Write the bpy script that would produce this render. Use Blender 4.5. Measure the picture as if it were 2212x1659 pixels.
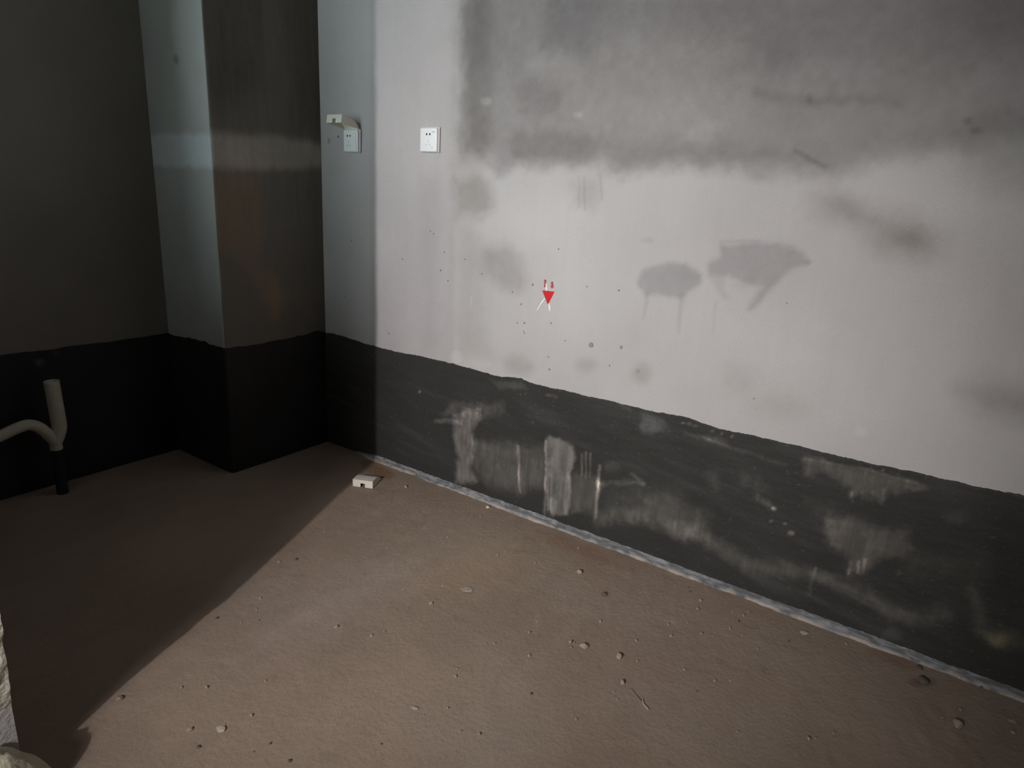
import bpy, bmesh, math, random
import numpy as np
from mathutils import Matrix, Vector

S = bpy.context.scene
for o in list(bpy.data.objects):
    bpy.data.objects.remove(o, do_unlink=True)
C = S.collection

# ------------------------------------------------------------------ camera
CAM_LOC=(-2.0316,-2.4249,1.2250)
CAM_R=(0.567408,-0.821589,0.055136)
CAM_U=(0.198743,0.201620,0.959088)
CAM_F=(0.799093,0.533236,-0.277686)
LENS=23.2270
COLUMN_W=0.5184
COLUMN_D=0.4172

cam_data = bpy.data.cameras.new('camera')
cam_data.sensor_fit = 'HORIZONTAL'
cam_data.sensor_width = 36.0
cam_data.lens = LENS
cam_data.clip_start = 0.02
cam = bpy.data.objects.new('camera', cam_data)
C.objects.link(cam)
r, u, f = Vector(CAM_R), Vector(CAM_U), Vector(CAM_F)
cam.matrix_world = Matrix(((r.x, u.x, -f.x, CAM_LOC[0]), (r.y, u.y, -f.y, CAM_LOC[1]),
                           (r.z, u.z, -f.z, CAM_LOC[2]), (0, 0, 0, 1)))
S.camera = cam

# ------------------------------------------------------------------ light
# daylight outside, reaching the room only through an unseen unglazed window placed on the left for it
world = bpy.data.worlds.new('dusk')
S.world = world
world.use_nodes = True
bg = world.node_tree.nodes['Background']
bg.inputs['Color'].default_value = (0.80, 0.97, 0.98, 1)
bg.inputs['Strength'].default_value = 12.0

# hand torch held up in the next room, shining through the opening
LAMP_AT = Vector((-3.70, -1.92, 1.60))
LAMP_TO = Vector((0.0, -1.13, 0.68))
ld = bpy.data.lights.new('torch', 'SPOT')
ld.energy = 305.0
ld.color = (1.0, 0.975, 0.955)
ld.spot_size = math.radians(58)
ld.spot_blend = 1.0
ld.shadow_soft_size = 0.018
lamp = bpy.data.objects.new('torch', ld)
C.objects.link(lamp)
lamp.location = LAMP_AT
lamp.rotation_euler = (LAMP_TO - LAMP_AT).to_track_quat('-Z', 'Y').to_euler()
# wide disk light added at the torch to soften its shadow edge
ad = bpy.data.lights.new('torch_soft_fill', 'AREA')
ad.shape = 'DISK'
ad.size = 0.6
ad.energy = 7.5
ad.spread = math.radians(75)
ad.color = (1.0, 0.975, 0.955)
soft_fill = bpy.data.objects.new('torch_soft_fill', ad)
C.objects.link(soft_fill)
soft_fill.location = LAMP_AT
soft_fill.rotation_euler = lamp.rotation_euler

S.view_settings.view_transform = 'Standard'
S.view_settings.look = 'None'
S.view_settings.gamma = 1.0
S.view_settings.use_curve_mapping = False
S.view_settings.exposure = 0.0

# ------------------------------------------------------------------ measured marks, stains and painted shading, in metres on their own surface
RIGHT_WALL_STAINS_AND_FALLOFF = [
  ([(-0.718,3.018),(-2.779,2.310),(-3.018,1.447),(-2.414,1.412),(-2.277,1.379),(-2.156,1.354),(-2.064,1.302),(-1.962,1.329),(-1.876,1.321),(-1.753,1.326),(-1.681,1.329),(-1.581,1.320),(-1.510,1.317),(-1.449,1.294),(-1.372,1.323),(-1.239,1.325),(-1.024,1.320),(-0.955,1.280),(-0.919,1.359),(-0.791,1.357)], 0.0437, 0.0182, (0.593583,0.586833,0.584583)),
  ([(-0.718,3.018),(-2.779,2.310),(-2.987,1.560),(-2.239,1.572),(-1.786,1.570),(-1.170,1.623),(-0.780,1.596)], 0.1275, 0.0219, (0.8,0.8,0.8)),  # soft darkening of the wall top, lamp falloff painted into the colour
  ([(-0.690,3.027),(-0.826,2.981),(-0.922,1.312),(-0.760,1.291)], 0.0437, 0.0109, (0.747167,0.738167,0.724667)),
  ([(-1.087,1.917),(-1.300,1.892),(-1.329,1.735),(-1.272,1.653),(-1.129,1.681)], 0.0547, 0.0255, (0.809167,0.813667,0.827167)),
  ([(-1.212,1.532),(-1.205,1.504),(-1.181,1.483),(-1.144,1.471),(-1.101,1.472),(-1.060,1.485),(-1.030,1.508),(-1.018,1.537),(-1.026,1.565),(-1.053,1.586),(-1.091,1.597),(-1.134,1.595),(-1.173,1.582),(-1.200,1.559)], 0.0474, 0.0182, (0.8235,0.801,0.8055)),
  ([(-1.004,1.430),(-1.310,1.429),(-1.366,1.380),(-1.321,1.327),(-1.011,1.323)], 0.0255, 0.0091, (0.811667,0.798167,0.780167)),
  ([(-1.363,1.408),(-1.758,1.397),(-1.945,1.362),(-1.938,1.329),(-1.683,1.331),(-1.458,1.297)], 0.0437, 0.0182, (0.869,0.86,0.851)),
  ([(-1.290,1.631),(-1.280,1.616),(-1.248,1.605),(-1.200,1.601),(-1.144,1.603),(-1.091,1.612),(-1.054,1.627),(-1.040,1.644),(-1.052,1.660),(-1.087,1.671),(-1.138,1.675),(-1.193,1.671),(-1.243,1.661),(-1.277,1.647)], 0.0401, 0.0146, (1.15817,1.15817,1.15367)),
  ([(-1.722,1.645),(-1.709,1.620),(-1.662,1.601),(-1.589,1.592),(-1.503,1.596),(-1.421,1.613),(-1.360,1.639),(-1.336,1.669),(-1.354,1.696),(-1.409,1.715),(-1.488,1.721),(-1.573,1.715),(-1.649,1.697),(-1.701,1.673)], 0.0729, 0.0219, (1.13817,1.13817,1.13367)),
  ([(-1.786,1.485),(-1.774,1.463),(-1.735,1.446),(-1.675,1.437),(-1.605,1.437),(-1.537,1.447),(-1.488,1.466),(-1.468,1.490),(-1.482,1.513),(-1.527,1.530),(-1.591,1.538),(-1.662,1.536),(-1.724,1.525),(-1.768,1.506)], 0.0656, 0.0219, (1.1,1.1,1.1)),
  ([(-1.746,1.422),(-1.744,1.408),(-1.732,1.396),(-1.714,1.390),(-1.693,1.389),(-1.673,1.396),(-1.658,1.407),(-1.651,1.422),(-1.654,1.437),(-1.666,1.449),(-1.684,1.455),(-1.705,1.455),(-1.725,1.448),(-1.740,1.437)], 0.0255, 0.0146, (1.1655,1.17,1.1745)),
  ([(-0.915,1.532),(-0.913,1.526),(-0.906,1.521),(-0.895,1.519),(-0.883,1.519),(-0.872,1.522),(-0.865,1.527),(-0.862,1.533),(-0.864,1.539),(-0.871,1.544),(-0.882,1.546),(-0.894,1.546),(-0.905,1.543),(-0.912,1.538)], 0.0091, 0.0036, (1.35367,1.35817,1.35817)),
  ([(-1.285,1.482),(-1.283,1.477),(-1.279,1.473),(-1.272,1.471),(-1.264,1.471),(-1.257,1.474),(-1.252,1.478),(-1.250,1.482),(-1.251,1.487),(-1.256,1.491),(-1.262,1.493),(-1.270,1.493),(-1.277,1.491),(-1.282,1.487)], 0.0091, 0.0055, (1.2555,1.2555,1.269)),
  ([(-1.938,1.624),(-1.934,1.610),(-1.918,1.599),(-1.892,1.593),(-1.862,1.595),(-1.833,1.603),(-1.812,1.616),(-1.802,1.632),(-1.807,1.647),(-1.824,1.658),(-1.851,1.663),(-1.881,1.661),(-1.909,1.653),(-1.929,1.639)], 0.0474, 0.0182, (0.823667,0.823667,0.832667)),
  ([(-2.002,1.716),(-1.990,1.688),(-1.942,1.669),(-1.867,1.661),(-1.777,1.667),(-1.690,1.687),(-1.625,1.717),(-1.598,1.751),(-1.616,1.780),(-1.674,1.799),(-1.756,1.804),(-1.846,1.794),(-1.924,1.774),(-1.980,1.746)], 0.0911, 0.0255, (0.926333,0.921833,0.921833)),
  ([(-1.828,1.523),(-1.909,1.504),(-1.982,1.500),(-2.073,1.504),(-2.139,1.496),(-2.202,1.482),(-2.202,1.499),(-2.138,1.514),(-2.070,1.522),(-1.978,1.518),(-1.908,1.523),(-1.830,1.542)], 0.02, 0.0091, (0.8,0.8,0.8)),
  ([(-1.988,1.512),(-1.988,1.507),(-1.986,1.503),(-1.983,1.501),(-1.979,1.501),(-1.976,1.504),(-1.973,1.508),(-1.971,1.513),(-1.971,1.518),(-1.973,1.522),(-1.976,1.524),(-1.979,1.524),(-1.983,1.522),(-1.986,1.517)], 0.0091, 0.0036, (0.72,0.72,0.72)),
  ([(-1.960,1.376),(-1.998,1.358),(-2.050,1.330),(-2.054,1.340),(-2.002,1.367),(-1.962,1.384)], 0.0091, 0.0036, (0.667333,0.676333,0.676333)),
  ([(-2.291,1.528),(-2.296,1.474),(-2.285,1.429),(-2.263,1.404),(-2.231,1.403),(-2.197,1.429),(-2.167,1.476),(-2.149,1.533),(-2.146,1.590),(-2.158,1.633),(-2.182,1.656),(-2.213,1.653),(-2.246,1.627),(-2.273,1.583)], 0.0838, 0.0255, (0.979833,0.957333,0.952833)),
  ([(-2.420,1.670),(-2.419,1.637),(-2.403,1.611),(-2.374,1.597),(-2.338,1.600),(-2.300,1.617),(-2.271,1.647),(-2.255,1.683),(-2.256,1.718),(-2.275,1.743),(-2.305,1.755),(-2.342,1.751),(-2.377,1.733),(-2.405,1.704)], 0.0911, 0.0255, (0.849,0.8355,0.8355)),
  ([(-2.322,1.412),(-2.368,1.454),(-2.472,1.473),(-3.018,1.447),(-2.729,1.299),(-2.483,1.298),(-2.388,1.316),(-2.336,1.358)], 0.0729, 0.0219, (0.68,0.689,0.671)),
  ([(-2.359,1.452),(-2.359,1.448),(-2.357,1.446),(-2.354,1.445),(-2.350,1.445),(-2.347,1.446),(-2.344,1.449),(-2.342,1.452),(-2.342,1.455),(-2.344,1.458),(-2.347,1.459),(-2.351,1.459),(-2.355,1.458),(-2.358,1.455)], 0.0091, 0.0055, (0.705333,0.687333,0.687333)),
  ([(-2.380,1.432),(-2.380,1.429),(-2.378,1.427),(-2.374,1.426),(-2.370,1.426),(-2.366,1.427),(-2.363,1.429),(-2.361,1.432),(-2.362,1.435),(-2.364,1.437),(-2.368,1.438),(-2.372,1.438),(-2.376,1.437),(-2.379,1.434)], 0.0091, 0.0055, (0.705333,0.687333,0.687333)),
  ([(-2.025,1.260),(-2.080,1.276),(-2.148,1.260),(-2.149,1.212),(-2.094,1.197),(-2.038,1.211)], 0.0401, 0.0128, (0.789,0.78,0.771)),
  ([(-2.097,1.245),(-2.199,1.239),(-2.300,1.210),(-2.351,1.185),(-2.355,1.139),(-2.297,1.121),(-2.220,1.127),(-2.164,1.189)], 0.051, 0.0146, (0.741667,0.728167,0.710167)),
  ([(-2.317,1.175),(-2.316,1.162),(-2.309,1.152),(-2.296,1.145),(-2.280,1.144),(-2.265,1.148),(-2.253,1.157),(-2.247,1.169),(-2.248,1.181),(-2.256,1.192),(-2.269,1.198),(-2.285,1.199),(-2.300,1.195),(-2.312,1.186)], 0.0328, 0.0091, (0.781667,0.772667,0.745667)),
  ([(-2.475,0.801),(-2.519,0.827),(-2.596,0.833),(-2.676,0.833),(-2.695,0.748),(-2.604,0.745),(-2.517,0.742)], 0.0547, 0.0146, (0.727167,0.718167,0.704667)),
  ([(-2.599,1.059),(-2.612,0.963),(-2.608,0.882),(-2.585,0.831),(-2.549,0.823),(-2.506,0.862),(-2.465,0.939),(-2.436,1.038),(-2.424,1.137),(-2.431,1.215),(-2.456,1.259),(-2.492,1.261),(-2.532,1.222),(-2.570,1.151)], 0.1275, 0.0182, (0.910833,0.901833,0.897333)),
  ([(-2.377,1.030),(-2.373,0.966),(-2.338,0.909),(-2.275,0.868),(-2.195,0.854),(-2.115,0.871),(-2.051,0.917),(-2.020,0.983),(-2.029,1.053),(-2.073,1.111),(-2.143,1.147),(-2.221,1.153),(-2.294,1.132),(-2.349,1.088)], 0.1458, 0.0364, (0.9445,0.94,0.9355)),
  ([(-0.746,1.257),(-0.860,1.277),(-0.915,1.247),(-0.943,1.166),(-0.900,1.130),(-0.778,1.131)], 0.0401, 0.0128, (0.679833,0.666333,0.643833)),
  ([(-0.906,1.012),(-1.001,1.041),(-1.082,0.995),(-1.114,0.923),(-1.085,0.874),(-1.001,0.875),(-0.922,0.927)], 0.0401, 0.0128, (0.767167,0.758167,0.744667)),
  ([(-0.767,1.122),(-0.869,1.094),(-0.941,0.981),(-0.911,0.729),(-0.963,0.599),(-0.789,0.577)], 0.0619, 0.0182, (0.857167,0.848167,0.834667)),
  ([(-1.165,0.588),(-1.153,0.574),(-1.130,0.563),(-1.098,0.559),(-1.066,0.563),(-1.039,0.573),(-1.022,0.588),(-1.020,0.605),(-1.033,0.620),(-1.058,0.630),(-1.089,0.634),(-1.121,0.630),(-1.148,0.620),(-1.163,0.605)], 0.0292, 0.0109, (0.827167,0.818167,0.804667)),
  ([(-1.421,0.663),(-1.418,0.651),(-1.408,0.640),(-1.393,0.631),(-1.375,0.628),(-1.358,0.630),(-1.346,0.637),(-1.341,0.648),(-1.344,0.660),(-1.354,0.671),(-1.370,0.680),(-1.387,0.683),(-1.404,0.681),(-1.416,0.674)], 0.0219, 0.0073, (0.869,0.86,0.851)),
  ([(-1.623,0.673),(-1.621,0.658),(-1.614,0.644),(-1.602,0.634),(-1.587,0.631),(-1.573,0.635),(-1.562,0.645),(-1.557,0.660),(-1.559,0.676),(-1.567,0.690),(-1.579,0.699),(-1.594,0.702),(-1.607,0.698),(-1.618,0.688)], 0.0255, 0.0073, (0.8135,0.8,0.7865)),
  ([(-1.584,0.674),(-1.584,0.670),(-1.582,0.667),(-1.579,0.665),(-1.575,0.664),(-1.572,0.665),(-1.569,0.667),(-1.568,0.670),(-1.568,0.674),(-1.570,0.677),(-1.573,0.679),(-1.577,0.680),(-1.581,0.679),(-1.583,0.677)], 0.0055, 0.0018, (0.796333,0.796333,0.787333)),
  ([(-1.261,1.259),(-1.283,1.226),(-1.279,1.193),(-1.347,1.176),(-1.370,1.225),(-1.362,1.280)], 0.0328, 0.0109, (0.856333,0.851833,0.851833)),
  ([(-1.285,1.291),(-1.299,1.187),(-1.306,1.187),(-1.292,1.291)], 0.0055, 0.0036, (0.876333,0.871833,0.871833)),
  ([(-1.365,1.305),(-1.377,1.218),(-1.386,1.219),(-1.373,1.306)], 0.0055, 0.0036, (0.876333,0.871833,0.871833)),
  ([(-1.306,1.292),(-1.319,1.179),(-1.326,1.179),(-1.313,1.292)], 0.0055, 0.0036, (0.846333,0.841833,0.841833)),
  ([(-1.356,1.145),(-1.344,1.105),(-1.303,1.069),(-1.238,1.045),(-1.163,1.038),(-1.090,1.050),(-1.038,1.080),(-1.016,1.122),(-1.032,1.165),(-1.079,1.201),(-1.148,1.223),(-1.223,1.226),(-1.290,1.212),(-1.337,1.183)], 0.0802, 0.0182, (1.07,1.07,1.07)),
  ([(-1.583,0.925),(-1.572,0.864),(-1.528,0.808),(-1.456,0.769),(-1.369,0.754),(-1.284,0.769),(-1.222,0.813),(-1.195,0.875),(-1.211,0.941),(-1.264,0.998),(-1.341,1.033),(-1.427,1.041),(-1.503,1.022),(-1.558,0.981)], 0.1093, 0.0182, (1.05367,1.05817,1.05817)),
  ([(-2.123,0.891),(-2.109,0.847),(-2.053,0.803),(-1.962,0.767),(-1.852,0.746),(-1.744,0.746),(-1.663,0.768),(-1.629,0.810),(-1.651,0.860),(-1.722,0.907),(-1.824,0.940),(-1.933,0.955),(-2.028,0.950),(-2.095,0.927)], 0.1093, 0.0219, (1.04367,1.04817,1.04817)),
  ([(-1.541,0.975),(-1.554,1.002),(-1.589,1.026),(-1.632,1.040),(-1.692,1.046),(-1.724,1.031),(-1.748,1.016),(-1.755,0.988),(-1.740,0.972),(-1.716,0.955),(-1.692,0.932),(-1.654,0.930),(-1.614,0.934),(-1.574,0.930),(-1.547,0.951)], 0.0128, 0.0073, (0.737333,0.741833,0.750833)),
  ([(-1.735,1.003),(-1.730,0.990),(-1.711,0.978),(-1.681,0.969),(-1.647,0.964),(-1.616,0.966),(-1.593,0.974),(-1.583,0.986),(-1.590,0.999),(-1.610,1.012),(-1.640,1.021),(-1.674,1.024),(-1.705,1.022),(-1.726,1.015)], 0.0219, 0.0073, (0.941,0.95,0.959)),
  ([(-1.766,1.049),(-1.799,1.077),(-1.795,1.112),(-1.841,1.115),(-1.906,1.128),(-1.984,1.124),(-2.031,1.109),(-2.051,1.084),(-2.043,1.071),(-2.013,1.064),(-1.986,1.032),(-1.964,0.996),(-1.945,0.966),(-1.925,0.936),(-1.911,0.921),(-1.902,0.928),(-1.918,0.963),(-1.935,1.003),(-1.898,1.006),(-1.855,1.017),(-1.813,1.016),(-1.771,1.012)], 0.0146, 0.0073, (0.74,0.7355,0.7445)),
  ([(-1.780,1.008),(-1.800,0.978),(-1.821,0.946),(-1.839,0.955),(-1.825,0.990),(-1.813,1.024)], 0.0146, 0.0073, (0.8745,0.87,0.8655)),
  ([(-1.849,0.995),(-1.880,0.978),(-1.901,0.995),(-1.891,1.028)], 0.0182, 0.0073, (0.916333,0.911833,0.911833)),
  ([(-1.570,0.937),(-1.571,0.894),(-1.571,0.848),(-1.577,0.848),(-1.582,0.894),(-1.586,0.937)], 0.0073, 0.0036, (0.860833,0.851833,0.847333)),
  ([(-1.689,0.947),(-1.689,0.903),(-1.697,0.821),(-1.704,0.822),(-1.703,0.903),(-1.710,0.946)], 0.0091, 0.0036, (0.866333,0.861833,0.861833)),
  ([(-1.798,0.940),(-1.808,0.839),(-1.812,0.840),(-1.807,0.940)], 0.0073, 0.0036, (0.916333,0.911833,0.911833)),
  ([(-2.054,1.083),(-2.054,1.079),(-2.052,1.077),(-2.050,1.075),(-2.047,1.075),(-2.045,1.076),(-2.043,1.078),(-2.041,1.082),(-2.041,1.085),(-2.043,1.088),(-2.045,1.089),(-2.047,1.090),(-2.050,1.089),(-2.052,1.086)], 0.0055, 0.0018, (0.8435,0.83,0.8165)),
  ([(-1.792,1.117),(-1.906,1.127),(-1.905,1.134),(-1.790,1.124)], 0.0055, 0.0036, (0.861833,0.861833,0.866333)),
  ([(-1.580,1.103),(-1.578,1.099),(-1.573,1.096),(-1.564,1.093),(-1.554,1.092),(-1.545,1.093),(-1.538,1.096),(-1.536,1.099),(-1.538,1.103),(-1.544,1.107),(-1.552,1.109),(-1.562,1.110),(-1.571,1.109),(-1.577,1.107)], 0.0091, 0.0055, (0.896333,0.891833,0.891833)),
  ([(-0.315,3.156),(-0.690,3.027),(-0.758,1.240),(-0.775,0.515),(-0.298,0.421)], 0.0146, 0.0018, (0.8945,0.881,0.8945)),
  ([(0.164,3.320),(-0.322,3.154),(-0.321,0.426),(0.372,0.289)], 0.0146, 0.0018, (0.896333,0.891833,0.891833)),
  ([(-0.574,1.267),(-0.599,0.947),(-0.602,0.563),(-0.678,0.575),(-0.685,0.955),(-0.669,1.272)], 0.0401, 0.0091, (0.936333,0.931833,0.931833)),
  ([(-0.823,0.583),(-0.820,0.572),(-0.811,0.562),(-0.798,0.555),(-0.783,0.553),(-0.769,0.554),(-0.759,0.561),(-0.755,0.570),(-0.758,0.581),(-0.768,0.591),(-0.781,0.598),(-0.796,0.600),(-0.809,0.598),(-0.819,0.592)], 0.0109, 0.0073, (1.14183,1.14183,1.14633)),
  ([(-0.964,0.581),(-0.960,0.574),(-0.948,0.566),(-0.930,0.560),(-0.909,0.556),(-0.891,0.555),(-0.878,0.558),(-0.873,0.563),(-0.877,0.571),(-0.890,0.579),(-0.908,0.585),(-0.928,0.589),(-0.946,0.589),(-0.959,0.586)], 0.0146, 0.0073, (1.09267,1.08817,1.07917)),
  ([(-0.901,1.144),(-0.900,1.139),(-0.895,1.134),(-0.887,1.131),(-0.878,1.131),(-0.870,1.133),(-0.865,1.136),(-0.863,1.141),(-0.864,1.147),(-0.869,1.151),(-0.877,1.154),(-0.886,1.154),(-0.894,1.153),(-0.899,1.149)], 0.0073, 0.0055, (1.11083,1.10633,1.09283)),
  ([(-0.849,0.829),(-0.851,0.784),(-0.860,0.785),(-0.862,0.831)], 0.0055, 0.0036, (1.09633,1.09633,1.08733)),
  ([(-2.282,0.634),(-2.282,0.628),(-2.279,0.623),(-2.274,0.619),(-2.268,0.617),(-2.262,0.618),(-2.257,0.622),(-2.255,0.627),(-2.255,0.634),(-2.258,0.639),(-2.263,0.643),(-2.269,0.645),(-2.275,0.643),(-2.280,0.640)], 0.0109, 0.0055, (1.12,1.12,1.12)),
  ([(-1.956,0.719),(-1.953,0.700),(-1.941,0.681),(-1.920,0.668),(-1.895,0.663),(-1.871,0.666),(-1.853,0.678),(-1.845,0.697),(-1.848,0.717),(-1.861,0.735),(-1.883,0.748),(-1.907,0.753),(-1.930,0.749),(-1.948,0.737)], 0.0456, 0.0146, (0.9145,0.91,0.9055)),
  ([(-2.111,0.666),(-2.107,0.649),(-2.088,0.631),(-2.058,0.617),(-2.024,0.608),(-1.991,0.608),(-1.966,0.616),(-1.956,0.630),(-1.961,0.648),(-1.982,0.666),(-2.012,0.681),(-2.047,0.688),(-2.079,0.688),(-2.101,0.680)], 0.0437, 0.0146, (0.917167,0.908167,0.894667)),
  ([(-0.059,1.396),(-0.058,1.391),(-0.056,1.387),(-0.052,1.385),(-0.048,1.385),(-0.045,1.387),(-0.042,1.391),(-0.042,1.396),(-0.043,1.401),(-0.045,1.405),(-0.049,1.407),(-0.053,1.407),(-0.056,1.405),(-0.059,1.401)], 0.0055, 0.0018, (0.6,0.6,0.6)),
]
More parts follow.
